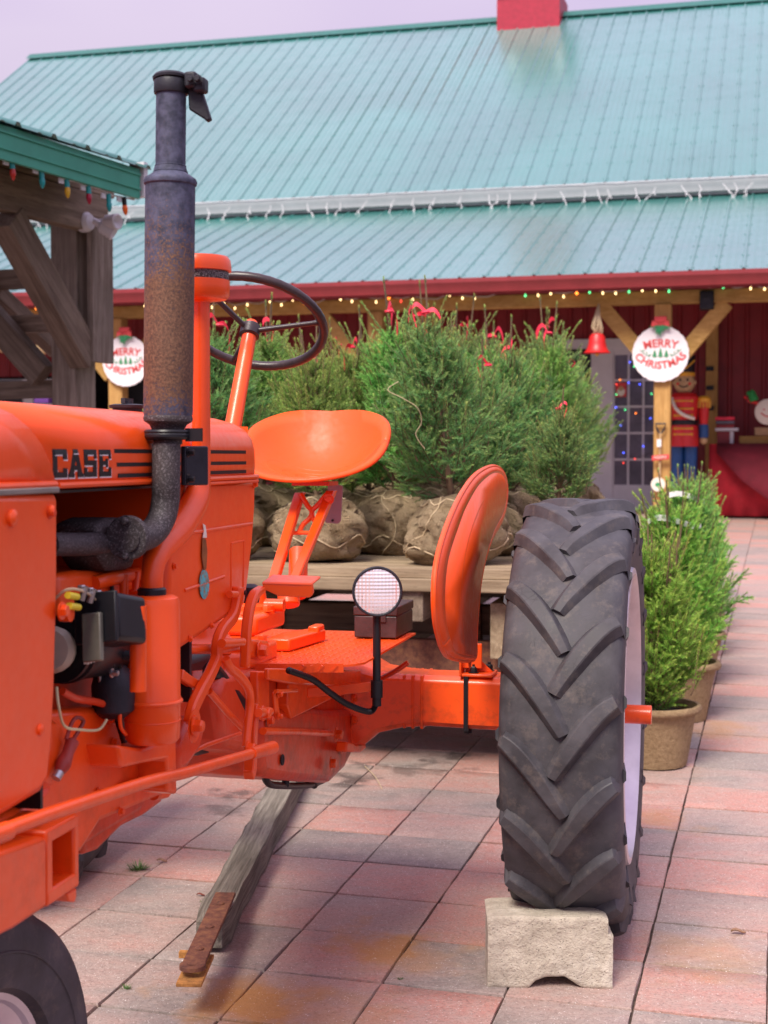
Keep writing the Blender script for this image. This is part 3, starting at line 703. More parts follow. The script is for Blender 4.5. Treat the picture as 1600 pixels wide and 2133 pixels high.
# window decorations in the door
c = BP(1294, 812, WV - .03); t = thing('santa_picture', c, 'small bearded face picture taped in the door pane', 'picture')
mb = MB(); mb.box(c, BU * .075, BV * .003, UP * .10); obj('sheet', mb, REDI, t)
mb = MB(); mb.prism([c - BV * .004 + BU * .055 * math.cos(a) + UP * (.05 * math.sin(a) * (1.6 if math.sin(a) < 0 else .6) - .01) for a in [i * math.pi / 8 for i in range(16)]], -BV * .003); obj('beard', mb, CREAM, t)
mb = MB(); mb.lathe(c - BV * .008 + UP * .02, -BV, [(.035, 0), (.03, .004)], 14); obj('face', mb, SKIN, t)
t = thing('door_light_string', BP(1320, 850, WV - .06), 'coloured lights hanging inside the glazed porch door', 'string lights')
pts = [BP(rr.uniform(1282, 1368), rr.uniform(745, 980), WV - .06) for _ in range(22)]; pts.sort(key=lambda p: (-round(p.z * 3), bu(p)))
mb = MB(); mb.tube(pts, .002, 3); obj('wire', mb, DKGREY, t)
for p in pts: mb = MB(); mb.lathe(p, UP, [(0, -.012), (.012, 0), (0, .012)], 7); obj('bulb', mb, EM[rr.choice(['green', 'blue', 'red', 'blue', 'orange'])], t)
# table with cloths and goods
tz = BP(1560, 925, 1.6).z; u0 = bu(BP(1478, 925, 1.6)); zb_ = SLOPE * (18 + .96 * 1.6)
t = thing('display_table', B(u0 + .9, 1.9, zb_), 'long display table draped with a red cloth on the porch', 'table')
mb = MB(); n = 40; top = []; bot = []
for i in range(n + 1):
    x = u0 + 2.4 * i / n; y = 1.5 + .02 * math.sin(i * 1.7) + .015 * math.sin(i * .6); top.append(B(x, 1.52, tz)); bot.append(B(x, y - .06, zb_ + .02))
mid = [(a * .5 + b * .5) - BV * .01 * math.sin(i * 1.1) for i, (a, b) in enumerate(zip(top, bot))]
mb.sheet([[p + BV * .9 for p in top], top, mid, bot]); mb.sheet([[top[0] + BV * .9, top[0]], [bot[0] + BV * .9, bot[0]]]); obj('cloth', mb, CLOTH, t, solid=.006)
mb = MB(); mb.sheet([[B(u0 + .1 + q * .33, 1.500 - .06 * k * (.04, .16, .24, .13, .05, .12, .2, .1)[q] / .1 - .008 * (1 + math.sin(q * 2.3 + k)), tz + .006 - k * (.04, .16, .24, .13, .05, .12, .2, .1)[q]) for q in range(8)] for k in range(4)]); mb.sheet([[B(u0 + .1 + q * .33, 2.3, tz + .006) for q in range(8)], [B(u0 + .1 + q * .33, 1.51, tz + .006) for q in range(8)]]); obj('overlay_cloth', mb, CLOTHD, t, solid=.006)
mb = MB()
for x in (u0 + .15, u0 + 2.2):
    for y in (1.6, 2.3): mb.bx
    mb.tube([B(x, 1.7, zb_), B(x, 1.7, tz - .02)], .03, 8); mb.tube([B(x, 2.3, zb_), B(x, 2.3, tz - .02)], .03, 8)
obj('legs', mb, YEL_W, t)
def stack(px0, py0, px1, py1, d, mat, name, label, cat, grp=None):
    a = BP(px0, py1, 1.65); b = BP(px1, py0, 1.65); mb = MB(); bbox(mb, bu(a), bu(b), 1.65, 1.65 + d, a.z, b.z); o = solo(name, mb, mat, label, cat, grp, bevel=.006); return o
for k, (py0, m_) in enumerate(((868, PINKR), (876, GLASSD), (884, REDW))): stack(1490 + k, py0, 1530, py0 + 7, .3, m_, 'book', ('pink', 'dark', 'deep red')[k] + ' book in the little pile beside the toy soldier', 'book')
stack(1490, 891, 1538, 898, .3, WHITEP, 'tray', 'white tray under the pile of books by the soldier', 'tray')
t = thing('carton', BP(1510, 925, 1.65), 'white carton with a red side panel under the tray', 'box')
for a, b_, m_ in ((1494, 1520, REDW), (1520.5, 1528, WHITEP)):
    mb = MB(); p = BP(a, 925, 1.66); q = BP(b_, 899, 1.66); bbox(mb, bu(p), bu(q), 1.66, 1.9, p.z + .003, q.z); obj('side_panel', mb, m_, t)
stack(1540, 908, 1640, 924, .35, YEL_WX, 'wooden_riser', 'low pine riser on the red tablecloth', 'riser')
stack(1572, 890, 1640, 907, .25, KRAFT, 'kraft_box', 'brown board box standing on the pine riser', 'box')
c = BP(1600, 858, 1.7); t = thing('snowman_face_sign', c, 'round cream snowman face sign with elf hat propped on the brown box', 'sign')
mb = MB(); mb.lathe(c, -BV, [(.001, -.01), (.155, -.01), (.17, 0), (.155, .01), (.001, .012)], 36, cap=False); obj('face_disc', mb, CREAM, t)
mb = MB(); mb.tube(smoothpath([c - BV * .016 + BU * x - UP * (.06 - x * x * 6) for x in (-.09, -.04, 0, .04, .09)], 3), .008, 6); mb.lathe(c - BV * .012 - BU * .05 + UP * .03, -BV, [(.012, 0), (.01, .006)], 8); mb.lathe(c - BV * .012 + BU * .05 + UP * .03, -BV, [(.012, 0), (.01, .006)], 8); obj('smile', mb, REDI, t)
c2 = BP(1568, 826, 1.7); mb = MB(); mb.tube(smoothpath([c2 + BU * .02 - UP * .06, c2, c2 + UP * .05 - BU * .02, c2 + UP * .03 - BU * .08], 4), [.06] * 5 + [.05] * 4 + [.03] * 3 + [.006], 12); obj('elf_hat', mb, GREEN, t)
mb = MB(); mb.tube([c2 - UP * .05 - BU * .06, c2 - UP * .09 + BU * .07], .022, 8); mb.tube([c2 - BU * .11 + UP * .0, c2 - BU * .07 - UP * .03], .016, 8); obj('hat_brim', mb, REDS, t)
# snow shovel decoration on the post
c = BP(1376, 905, -.15); t = thing('decorated_shovel', c, 'black handled shovel with red name board hanging on the porch post', 'shovel')
mb = MB(); hc = BP(1376, 893, -.15); mb.tube([hc + BU * x + UP * z for x, z in ((-.06, .06), (.06, .06), (.045, .0), (.015, -.05), (-.015, -.05), (-.045, .0))], .012, 8, closed=True); obj('grip', mb, DKGREY, t)
mb = MB(); mb.tube([hc - UP * .05, BP(1374, 1000, -.15)], .014, 8); obj('shaft', mb, SKIN, t)
mb = MB(); q = BP(1376, 953, -.18); mb.box(q, BU * .105 + UP * .01, BV * .01, UP * .032); bo = obj('name_board', mb, REDI, t, bevel=.006)
text_mesh('HAPPY', .05, q - BV * .013, BU, UP, CREAM, bo, 'lettering')
mb = MB(); mb.box(BP(1373, 923, -.18), BU * .025, BV * .004, UP * .045); obj('paper_tag', mb, TAGW, t)
mb = MB(); mb.lathe(BP(1371, 1009, -.18), -BV, [(.085, 0), (.085, .012), (.0, .013)], 24); obj('wood_slice', mb, CREAM, t)
mb = MB(); mb.prism([BP(1371, 1009, -.18) + BU * x + UP * z - BV * .014 for x, z in ((-.04, -.01), (0, -.035), (.04, 0), (.02, .02), (-.02, .025))], -BV * .003); obj('bird_mark', mb, GRNI, t)
# things under the pavilion at left
c = BP(100, 800, -.2); t = thing('lantern_stand', BP(100, 840, -.2), 'black wire basket stand with pink ribbon under the pavilion', 'stand')
mb = MB()
for px in (70, 92, 112, 130): mb.tube([BP(px, 762, -.2), BP(px, 840, -.2)], .008, 5)
for py in (765, 790, 815): mb.tube([BP(70, py, -.2), BP(130, py, -.2)], .008, 5)
obj('wire_frame', mb, BLACKM, t)
mb = MB(); mb.tube([BP(70, 785, -.24), BP(84, 765, -.24)], [.03, .045], 8); mb.box(BP(88, 817, -.25), BU * .10, BV * .05, UP * .03); obj('ribbon', mb, PINKR, t)
mb = MB(); mb.box(BP(90, 832, -.26), BU * .11, BV * .06, UP * .055); obj('basket', mb, simple('purple_basket', (.10, .03, .20), .5), t, bevel=.01)
c = BP(258, 800, -.5); zc_ = SLOPE * (18 - .5); t = thing('wooden_snowman', V((c.x, c.y, zc_)), 'pale wooden snowman standing below the half hidden sign', 'statue')
mb = MB(); b_ = V((c.x, c.y, zc_)); mb.lathe(b_, UP, [(.16, 0), (.2, .2), (.18, .5), (.12, .75), (.13, .9), (.16, 1.0), (.15, 1.15), (.11, 1.27), (.08, 1.3)], 24); obj('body', mb, CREAM, t)
mb = MB(); mb.lathe(b_, UP, [(.14, .78), (.155, .82), (.13, .87)], 20); mb.tube([b_ + UP * .8 - BV * .15 + BU * .03, b_ + UP * .5 - BV * .2 + BU * .06], .03, 8); obj('scarf', mb, REDW, t)
for px, py in ((6, 716), (84, 722)):
    c = BP(px, py, -.2); mb = MB(); mb.lathe(c - UP * .12, UP, [(.03, 0), (.085, .03), (.09, .1), (.05, .15), (.055, .18), (.03, .24), (0, .25)], 16)
    solo('straw_ornament', mb, SKIN, 'tan straw ornament hanging ' + ('at the left edge of the frame' if px < 50 else 'between the pavilion braces'), 'ornament')

# ============================================================ PAVILION
PH = math.radians(23.5); PA = V((math.sin(PH), math.cos(PH), 0)); PB = V((math.cos(PH), -math.sin(PH), 0))
pc = G(158, 857 + 4270 / 9.0); pv = thing('pavilion', pc, 'weathered timber pavilion with teal roof edge at the left', 'pavilion')
PO = V((pc.x, pc.y, 0))
def Q(a, b, z): return PO + PA * a + PB * b + UP * z
def QP(px, py, b):
    d = ray(px, py); c = V((0, 0, CAMZ)); t = (b - (c - PO).dot(PB)) / d.dot(PB); return c + d * t
def qa(p): return (p - PO).dot(PA)
hp = .095
zt_ = 1.4 + (950 - 462) / FPX * pc.y
mb = MB(); mb.box(PO + UP * ((pc.z + zt_) / 2), PA * hp, PB * hp, UP * ((zt_ - pc.z) / 2)); obj('post', mb, WOOD_Z, pv, bevel=.006)
# tie beams along PA (towards the camera), outer pair
def beam(name, px0, py0, px1, py1, b, h, th=.045, mat=WOOD_X):
    p, q = QP(px0, py0, b), QP(px1, py1, b); d = (q - p).normalized(); n = PB; up_ = n.cross(d)
    if up_.z < 0: up_ = -up_
    mb = MB(); mb.bar(p, q, n * th, up_ * h); return obj(name, mb, mat, pv, bevel=.005)
def mkgrain(name, p, q, wv, hv, mat):      # bar whose local X follows its length so that the grain does too
    d = (q - p); Ln = d.length; dx = d.normalized(); wy = wv.normalized(); wz = dx.cross(wy)
    me_ = MB(); me_.bx(0, Ln, -wv.length, wv.length, -hv.length, hv.length); me = me_.mesh(name); me.materials.append(mat)
    o = bpy.data.objects.new(name, me); C.objects.link(o); o.parent = pv
    o.matrix_local = Matrix.Translation(p - V(pv.location)) @ Matrix((dx, wy, wz)).transposed().to_4x4()
    md = o.modifiers.new('b', 'BEVEL'); md.width = .006; md.segments = 2; return o
def tb(name, px0, py0, px1, py1, b, h, th=.045):
    p, q = QP(px0, py0, b), QP(px1, py1, b); return mkgrain(name, p, q, PB * th, UP * h, WOOD_X)
p1, p0 = QP(189, 452, hp + .045), QP(-60, 360, hp + .045)
zb1 = p1.z
def lv(name, z, b, a0, a1, h, th): return mkgrain(name, Q(a0, b, z), Q(a1, b, z), PB * th, UP * h, WOOD_X)
lv('tie_beam', zb1 + .02, hp + .045, -5, hp + .02, .115, .043)
lv('top_plate', zb1 + .235, hp + .02, -5, hp + .1, .095, .06)
lv('top_plate', zb1 + .235, -hp - .02, -5, hp + .1, .095, .06)
for y_, hh_ in ((577, .062), (672, .055), (810, .055)):
    z_ = 1.4 + (950 - y_) / FPX * pc.y; mkgrain('rail', Q(0, -hp - .002, z_), Q(.0, -3.2, z_), PA * .025, UP * hh_, WOOD_X)
# knee brace in front, and the mirrored ones behind
p = QP(12, 452, .12); q = QP(178, 748, .12); mkgrain('knee_brace', p, q, PB * .07, UP.cross(PB) * .085, WOOD_X)
mkgrain('knee_brace', Q(-.1, -.15, q.z - .1), Q(-.1, -1.6, q.z + 1.3), PA * .05, UP * .08, WOOD_X)
mkgrain('knee_brace', QP(-30, 590, -.6), QP(120, 730, -.6), PB * .05, UP * .05, WOOD_X)
mb = MB(); mb.box(Q(0, 0, q.z - .12) + PB * (hp + .02), PA * .1, PB * .02, UP * .0 + UP * .02) 
# wide cover board on the post's outer face above the brace
mb = MB(); a_, b2 = Q(.02, hp + .09, q.z - .02), Q(.02, hp + .09, zt_ - .05); mb.box((a_ + b2) / 2, PA * .11, PB * .02, (b2 - a_) / 2); obj('cover_board', mb, WOOD_Z, pv, bevel=.004)
# roof: sloping sheet going up to the left, fascia on the eave
e1 = QP(288, 384, .62); zf = e1.z; ea = qa(e1)
fh = .085
mb = MB(); mb.box(Q((ea - 6) / 2, .62, zf), PA * ((ea + 6) / 2), PB * .012, UP * fh); obj('fascia', mb, TEALF, pv)
mb = MB(); mb.box(Q((ea - 6) / 2, .635, zf + .052), PA * ((ea + 6) / 2), PB * .006, UP * .006); mb.box(Q((ea - 6) / 2, .635, zf - .03), PA * ((ea + 6) / 2), PB * .006, UP * .006); obj('fascia_lines', mb, TEALF, pv)
pw = .3; a = ea + .06; rp = None
while a > -5.2:
    if rp is None:
        mb = MB(); o_ = Q(a, .67, zf + fh + .004); sd = (-PB * 1 + UP * .33)
        pr = [(0, 0), (.015, .022), (.04, .022), (.055, 0), (.13, 0), (.14, .006), (.16, .006), (.17, 0), (pw, 0)]
        r0 = [o_ - PA * x + UP * h for x, h in pr]; mb.sheet([r0, [p + sd * 3 for p in r0]]); a0 = a
        rp = obj('roof_panel', mb, TEAL, pv, solid=.002)
    else:
        o2 = rp.copy(); C.objects.link(o2); o2.parent = pv; o2.location = PA * (a - a0)
    a -= pw
mb = MB(); mb.prism([Q(ea + .04, .6, zf + fh - .05), Q(ea + .04, -2.3, zf + fh + .90), Q(-5, -2.3, zf + fh + .90), Q(-5, .6, zf + fh - .05)], UP * .03); obj('roof_deck', mb, WOOD_X, pv)
# white end trim at the corner of the roof
mb = MB(); mb.box(Q(ea + .035, .60, zf + .03), PA * .02, PB * .05, UP * .1); obj('corner_trim', mb, WHITEP, pv)
# flood lamp
c = QP(192, 462, .22); t = thing('flood_lamp', c, 'white twin-socket flood lamp mounted at the corner of the pavilion', 'lamp')
mb = MB(); mb.lathe(c + PB * -.03, PB, [(.055, -.05), (.06, -.04), (.06, .0), (.045, .02)], 20); obj('junction_box', mb, WHITEP, t)
for ang, k in (((.55, .25, -.35), 0), ((.9, -.1, -.05), 1)):
    d = (PB * ang[0] + PA * ang[1] + UP * ang[2]).normalized(); s = c + PB * (.02 + .02 * k) + PA * (.03 * k)
    mb = MB(); mb.lathe(s, d, [(.02, -.01), (.022, .03), (.042, .05), (.048, .13), (.04, .135), (.0, .10)], 20); obj('lamp_head', mb, WHITEP, t)
mb = MB(); mb.tube([Q(-5, hp + .11, zb1 + .11), c - PB * .06 + UP * .0], .012, 8); obj('conduit', mb, WHITEP, t)
# coloured bulb string under the fascia
root = thing('pavilion_light_string', Q(0, .62, zf - .1), 'string of large coloured bulbs clipped under the pavilion fascia', 'string lights')
spots = ((25, 335, 'red'), (86, 353, 'teal'), (139, 374, 'amber'), (184, 388, 'crimson'), (226, 405, 'teal'), (258, 412, 'orange'), (-35, 315, 'amber'), (-90, 300, 'teal'))
pts = [];
for px, py, k in sorted(spots): pts.append(QP(px, py - 1, .60)); pts.append(QP(px + 22, py + 4, .60))
mb = MB(); mb.tube(smoothpath(pts, 3), .005, 5); obj('wire', mb, WHITEP, root)
for px, py, k in spots:
    p = QP(px, py, .60); d = -UP + PA * .1 * (1 if k != 'orange' else 2)
    mb = MB(); mb.lathe(p, d, [(.014, -.005), (.014, .04)], 12); sk = obj('socket', mb, BULB['teal'] if k != 'orange' else BLACKM, root)
    mb = MB(); mb.lathe(p, d, [(.012, .04), (.016, .055), (.015, .07), (.009, .09), (0, .10)], 12); obj('bulb', mb, BULB[k], sk)
    mb = MB(); mb.box(p + PA * -.05 - UP * .015, PA * .02, PB * .004, UP * .014); obj('clip', mb, WHITEP, root)
# ============================================================ SPRUCES
def twig_arrays(segs, rng, nd=.0155, wd=.0027, dens=640):
    """segs: list of (p, q, r_stem, tint, tip); returns verts, tris, colours of needles as numpy"""
    Vv = []; Cc = []
    for p, q, tint, tip, rs, dn in segs:
        p = np.array(p); q = np.array(q); Ln = np.linalg.norm(q - p)
        if Ln < 1e-4: continue
        k = max(4, int(Ln * dens * dn)); d = (q - p) / Ln
        h = np.array([0, 0, 1.]) if abs(d[2]) < .9 else np.array([1., 0, 0]); u = np.cross(d, h); u /= np.linalg.norm(u); w_ = np.cross(d, u)
        s = (np.arange(k) + rng.random(k)) / k; ph = rng.random(k) * 2 * np.pi
        rad = np.cos(ph)[:, None] * u + np.sin(ph)[:, None] * w_
        al = np.radians(rng.uniform(32, 62, k)); al = al * (1 - .45 * s)
        nd_ = d[None] * np.cos(al)[:, None] + rad * np.sin(al)[:, None]
        ln = nd * rng.uniform(.75, 1.15, k) * rs
        b = p + (q - p) * s[:, None]; side = np.cross(nd_, rad); side += 1e-6; side /= np.linalg.norm(side, axis=1)[:, None]
        wv = wd * rng.uniform(.8, 1.25, k)
        mid = b + nd_ * (ln * .55)[:, None]
        # thin kite: base, two sides, tip
        v = np.stack([b, mid + side * wv[:, None] * .5, b + nd_ * ln[:, None], mid - side * wv[:, None] * .5], 1)
        Vv.append(v.reshape(-1, 3))
        c = np.zeros((k, 4)); c[:, 0] = np.clip(tint + rng.normal(0, .12, k), 0, 1); c[:, 1] = np.clip(tip * (s ** 1.5) + rng.normal(0, .05, k), 0, 1); c[:, 3] = 1
        Cc.append(np.repeat(c, 4, 0))
    v = np.concatenate(Vv); c = np.concatenate(Cc); return v, c
def spruce_parts(seed, H, R, leader=.18, nb=70, z0=.02, dens=640, top_shape=.8, upward=0., twl=.10):
    rng = np.random.default_rng(seed); segs = []; wood = MB()
    def stem(p, q, r0, r1): wood.tube([p, q], [r0, r1], 4, cap=False)
    lean = V((rng.normal(0, .02), rng.normal(0, .02), 0))
    tr = lambda z: V((0, 0, z)) + lean * (z / H)
    for i in range(nb):
        f = (i + rng.random() * .8) / nb; z = z0 + (H * .93 - z0) * f
        prof = R * min(1, (1.12 - f) ** top_shape) * (.72 + .28 * min(1, f / .18)); ln = prof * rng.uniform(.70, 1.18)
        az = i * 2.399 + rng.normal(0, .35); el = math.radians(12 + 44 * f + rng.normal(0, 9) + upward * 16)
        d = V((math.cos(az) * math.cos(el), math.sin(az) * math.cos(el), math.sin(el)))
        p0 = tr(z); bend = UP * ln * (.22 + .20 * f); p1 = p0 + d * ln * .55; p2 = p0 + d * ln + bend
        stem(p0, p1, .004, .003); stem(p1, p2, .003, .0015)
        tint = float(np.clip(.42 + .25 * (f - .5) + rng.normal(0, .12), 0, 1))
        segs.append((p0 + d * ln * .35, p1, tint * .8, 0, 1, .6)); segs.append((p1, p2, tint, .35 + .3 * f, 1.05, 1))
        hz = d.cross(UP).normalized(); vn = hz.cross(d).normalized()
        nl = max(3, int(ln / .034))
        for k in range(nl):
            g = .25 + .72 * (k + rng.random() * .6) / nl; b = p0.lerp(p1, g / .55) if g < .55 else p1.lerp(p2, (g - .55) / .45)
            sd = 1 if k % 2 else -1; tl = twl * (1.25 - .65 * g) * rng.uniform(.7, 1.2) * min(1, ln / .16)
            td = (d * rng.uniform(.7, 1.0) + hz * sd * rng.uniform(.55, .95) + vn * rng.normal(.10, .28)).normalized()
            q = b + td * tl + UP * tl * .40; segs.append((b, q, tint + rng.normal(0, .1), .5 * g, 1, 1)); stem(b, q, .0018, .001)
            if tl > .055:
                for s2 in (-1, 1):
                    b2 = b.lerp(q, rng.uniform(.3, .55)); td2 = (td + hz.cross(td).normalized() * .2 * rng.normal() + td.cross(UP).normalized() * s2 * .8).normalized(); segs.append((b2, b2 + td2 * tl * .5, tint + rng.normal(0, .1), .5, .95, 1))
    for k in range(40):
        az = rng.random() * 6.283; f = rng.uniform(.25, 1.0); rr0 = R * (1.1 - f) ** top_shape * rng.uniform(.35, .9); b = tr(H * f * .93) + V((math.cos(az), math.sin(az), 0)) * rr0
        d = (V((math.cos(az), math.sin(az), 0)) * rng.uniform(.12, .5) + UP).normalized(); q = b + d * rng.uniform(.10, .17 + .09 * f); stem(b - d * .04, q, .0032, .0018); segs.append((b - d * .02, q, .62, .85, 1, 1)); segs.append((q - d * .012, q + d * .005, .4, 1, .9, 1.5))
    # leader and its whorl
    tp = tr(H * .9); tq = tr(H) + V((rng.normal(0, .015), rng.normal(0, .015), leader)); stem(tp, tq, .007, .004); segs.append((tp, tq, .45, .9, .75, .75)); segs.append((tq - UP * .02, tq + UP * .008, .3, 1, .8, 1.6))
    for k in range(7):
        az = k * 1.257 + rng.random(); el = math.radians(rng.uniform(48, 66)); d = V((math.cos(az) * math.cos(el), math.sin(az) * math.cos(el), math.sin(el))); b = tr(H * .93 + .02 * k * H * .1)
        q = b + d * rng.uniform(.10, .24); stem(b, q, .0035, .002); segs.append((b, q, .6, .8, .95, 1)); segs.append((q - d * .012, q + d * .006, .4, 1, .9, 1.5))
    wood.tube([tr(-.08), tr(H * .5), tr(H * .95)], [.017, .012, .006], 8)
    return segs, wood, rng
def needle_mesh(name, segs, rng, mat, dens):
    v, c = twig_arrays(segs, rng, dens=dens); n = len(v) // 4
    me = bpy.data.meshes.new(name); me.vertices.add(len(v)); me.vertices.foreach_set('co', v.astype(np.float32).ravel())
    me.loops.add(n * 4); me.loops.foreach_set('vertex_index', np.arange(n * 4, dtype=np.int32)); me.polygons.add(n)
    me.polygons.foreach_set('loop_start', np.arange(0, n * 4, 4, dtype=np.int32)); me.polygons.foreach_set('loop_total', np.full(n, 4, dtype=np.int32))
    at = me.attributes.new('tint', 'FLOAT_COLOR', 'POINT'); at.data.foreach_set('color', c.astype(np.float32).ravel()); me.update(); me.validate(); me.materials.append(mat); return me
def ball_mesh(seed, r=.205, h=.27):
    mb = MB(); nu, nv = 44, 26; rr = random.Random(seed); o = V((rr.uniform(0, 50), rr.uniform(0, 50), 0)); rows = []
    for i in range(nv + 1):
        t = math.pi * i / nv; row = []
        for j in range(nu + 1):
            a = 2 * math.pi * (j % nu) / nu; x, y, z = math.sin(t) * math.cos(a), math.sin(t) * math.sin(a), math.cos(t)
            z = max(z, -.78); p = V((x, y, z)); fold = abs(noise.noise(V((x * 2.2, y * 2.2, z * .8)) + o)); fold2 = abs(noise.noise(V((x * 5, y * 5, z * 1.8)) + o))
            k = 1.06 + .12 * noise.noise(p * 1.3 + o) - .24 * max(0, .3 - fold) / .3 * (.5 + .5 * max(0, z + .3)) - .11 * max(0, .22 - fold2) / .22
            row.append(V((x * r * k, y * r * k, (z + .78) / 1.78 * h * (1 + .06 * noise.noise(p * 2 + o)))))
        rows.append(row)
    mb.sheet(rows); mb2 = MB()
    def on(t, a): 
        i = min(nv, max(0, t / math.pi * nv)); j = (a / (2 * math.pi) * nu) % nu; i0 = int(i); j0 = int(j); i1 = min(nv, i0 + 1); fi = i - i0; fj = j - j0
        p = rows[i0][j0].lerp(rows[i0][j0 + 1], fj).lerp(rows[i1][j0].lerp(rows[i1][j0 + 1], fj), fi); n = V((p.x, p.y, (p.z - h * .45) * .8)).normalized(); return p + n * .0025
    for q in range(3):
        a0 = rr.uniform(0, 2); pts = [on(.25 + 2.4 * k / 30, a0 + q * 2.1 + .9 * math.sin(k / 30 * 3 + q)) for k in range(31)]; mb2.tube(pts, .0024, 5)
    mb2.tube([on(1.9 + .18 * math.sin(k * .7 + seed), 2 * math.pi * k / 48) for k in range(48)], .0032, 5, closed=True)
    mb2.tube([on(.55 + .1 * math.sin(k * 1.1), 2 * math.pi * k / 40) for k in range(40)], .0035, 5, closed=True)
    m1 = mb.mesh('root_ball', smooth=80); m1.materials.append(BURLAP); m2 = mb2.mesh('twine', smooth=80); m2.materials.append(TWINE); return m1, m2
def ribbon_mesh(seed):
    rr = random.Random(seed); mb = MB()
    mb.tube([V((math.cos(a) * .012, math.sin(a) * .012, 0)) for a in [k * .8 for k in range(8)]], .006, 5)
    for s in (-1, 1):
        a = rr.uniform(0, 6); d = V((math.cos(a), math.sin(a), .5)) * s
        pts = [V((0, 0, 0)), d * .03 + V((0, 0, .02)), d * .05 - V((0, 0, .01)), d * .045 * rr.uniform(.5, 1.3) - V((0, 0, .06 + rr.random() * .03))]
        sp_ = smoothpath(pts, 4); mb.sheet([[p - V((0, 0, .008)), p + V((.004, .004, .009))] for p in sp_])
    m = mb.mesh('ribbon', smooth=60); m.materials.append(PINKR); return m
protoT = []
for sd, H, R, mat, ub in ((11, .68, .32, NEEDB, .2), (12, .62, .29, NEED, .5), (13, .70, .27, NEED, .8), (14, .58, .30, NEEDB, .4), (15, .66, .27, NEED, 1.0)):
    segs, wood, rng = spruce_parts(sd, H, R, nb=68, upward=ub, leader=.24, top_shape=.75, twl=.13)
    cm = needle_mesh('crown', segs, rng, mat, 700); wm = wood.mesh('branches', smooth=60); wm.materials.append(BARK); b1, b2 = ball_mesh(sd); protoT.append((cm, wm, b1, b2, ribbon_mesh(sd), H))
def place_spruce(pr, loc, rz, sc_, label, group, ribbon=True, ball=True, tilt=(0, 0), bs=1.):
    cm, wm, b1, b2, rbm, H = pr
    r = thing('balled_spruce', loc, label, 'spruce', group); r.rotation_euler = (tilt[0], tilt[1], rz); r.scale = (sc_,) * 3
    def ch(name, me, par, z=0, s=None, rot=0):
        o = bpy.data.objects.new(name, me); C.objects.link(o); o.parent = par; o.location = (0, 0, z)
        if s: o.scale = s
        o.rotation_euler[2] = rot; return o
    ch('crown', cm, r, .235 * bs); ch('trunk', wm, r, .235 * bs)
    if ball: rb = ch('root_ball', b1, r, 0, (bs * 1.0,) * 3); ch('twine', b2, rb)
    if ribbon: ch('ribbon', rbm, r, .235 * bs + H + .10, (1.1,) * 3)
    return r
# ============================================================ WAGON
DZ = .985
def WP(a, b, z): return T(a, b, z)
A0, A1_, WB0, WB1 = 1.33, 6.6, -1.15, .74
wag = thing('hay_wagon', T(1.6, -.3, gz(0, 5.8)), 'flat wooden hay wagon loaded with balled spruces behind the tractor', 'wagon')
def wbar(name, p, q, wv, hv, mat, bev=.005):
    d = (q - p); Ln = d.length; dx = d.normalized(); wy = wv.normalized(); wz = dx.cross(wy); me_ = MB(); me_.bx(0, Ln, -wv.length, wv.length, -hv.length, hv.length); me = me_.mesh(name); me.materials.append(mat)
    o = bpy.data.objects.new(name, me); C.objects.link(o); o.parent = wag; o.matrix_local = Matrix.Translation(p - V(wag.location)) @ Matrix((dx, wy, wz)).transposed().to_4x4()
    if bev: md = o.modifiers.new('b', 'BEVEL'); md.width = bev; md.segments = 2
    return o
rr = random.Random(9); a = A0; 
while a < A1_:     # cross-laid deck boards
    w_ = rr.uniform(.135, .155); wbar('deck_board', T(a + w_ / 2, WB0 + rr.uniform(-.012, .012), DZ - .019 + rr.uniform(-.003, .003)), T(a + w_ / 2, WB1 + rr.uniform(-.012, .012), DZ - .019), A * (w_ / 2 - .003), UP * .018, DECK_W, .003); a += w_
wbar('front_rail', T(A0 - .0, WB0, DZ - .062), T(A0 - .0, WB1, DZ - .062), A * .02, UP * .024, DECK_W)
for b in (-1.2, -.62, .02, .5): wbar('joist', T(A0 + .0, b, DZ - .12), T(A1_, b, DZ - .12), L * .04, UP * .08, WOOD_X)
for a in (2.0, 3.6, 5.2): wbar('bolster', T(a, WB0 + .2, DZ - .26), T(a, WB1 - .2, DZ - .26), A * .05, UP * .06, WOOD_X)
wbar('step_block', T(1.40, .36, DZ - .235), T(1.75, .36, DZ - .235), L * .06, UP * .105, DECK_W)
for a, b0, b1 in ((1.95, -1.0, .45), (5.6, -1.0, .45)):
    wbar('axle_beam', T(a, b0, .56), T(a, b1, .56), A * .05, UP * .06, RUSTM)
    for s in (-.7, .15): wbar('standard', T(a, s, .56), T(a, s, DZ - .2), A * .03, L * .03, RUSTM, 0)
wbar('reach_pole', T(1.9, -.28, .58), T(5.6, -.28, .58), L * .05, UP * .05, WOOD_X)
wbar('frame_rail', T(1.55, -.95, DZ - .35), T(1.55, .72, DZ - .35), A * .03, UP * .06, RUSTM)
wbar('frame_rail', T(1.75, -.5, DZ - .48), T(1.75, .74, DZ - .48), A * .05, UP * .075, RUSTM)
for s in (-.45, .3): wbar('diagonal_strut', T(1.55, s, DZ - .35), T(1.9, s * .6, .6), L * .02, UP * .03, BLACKM, 0)
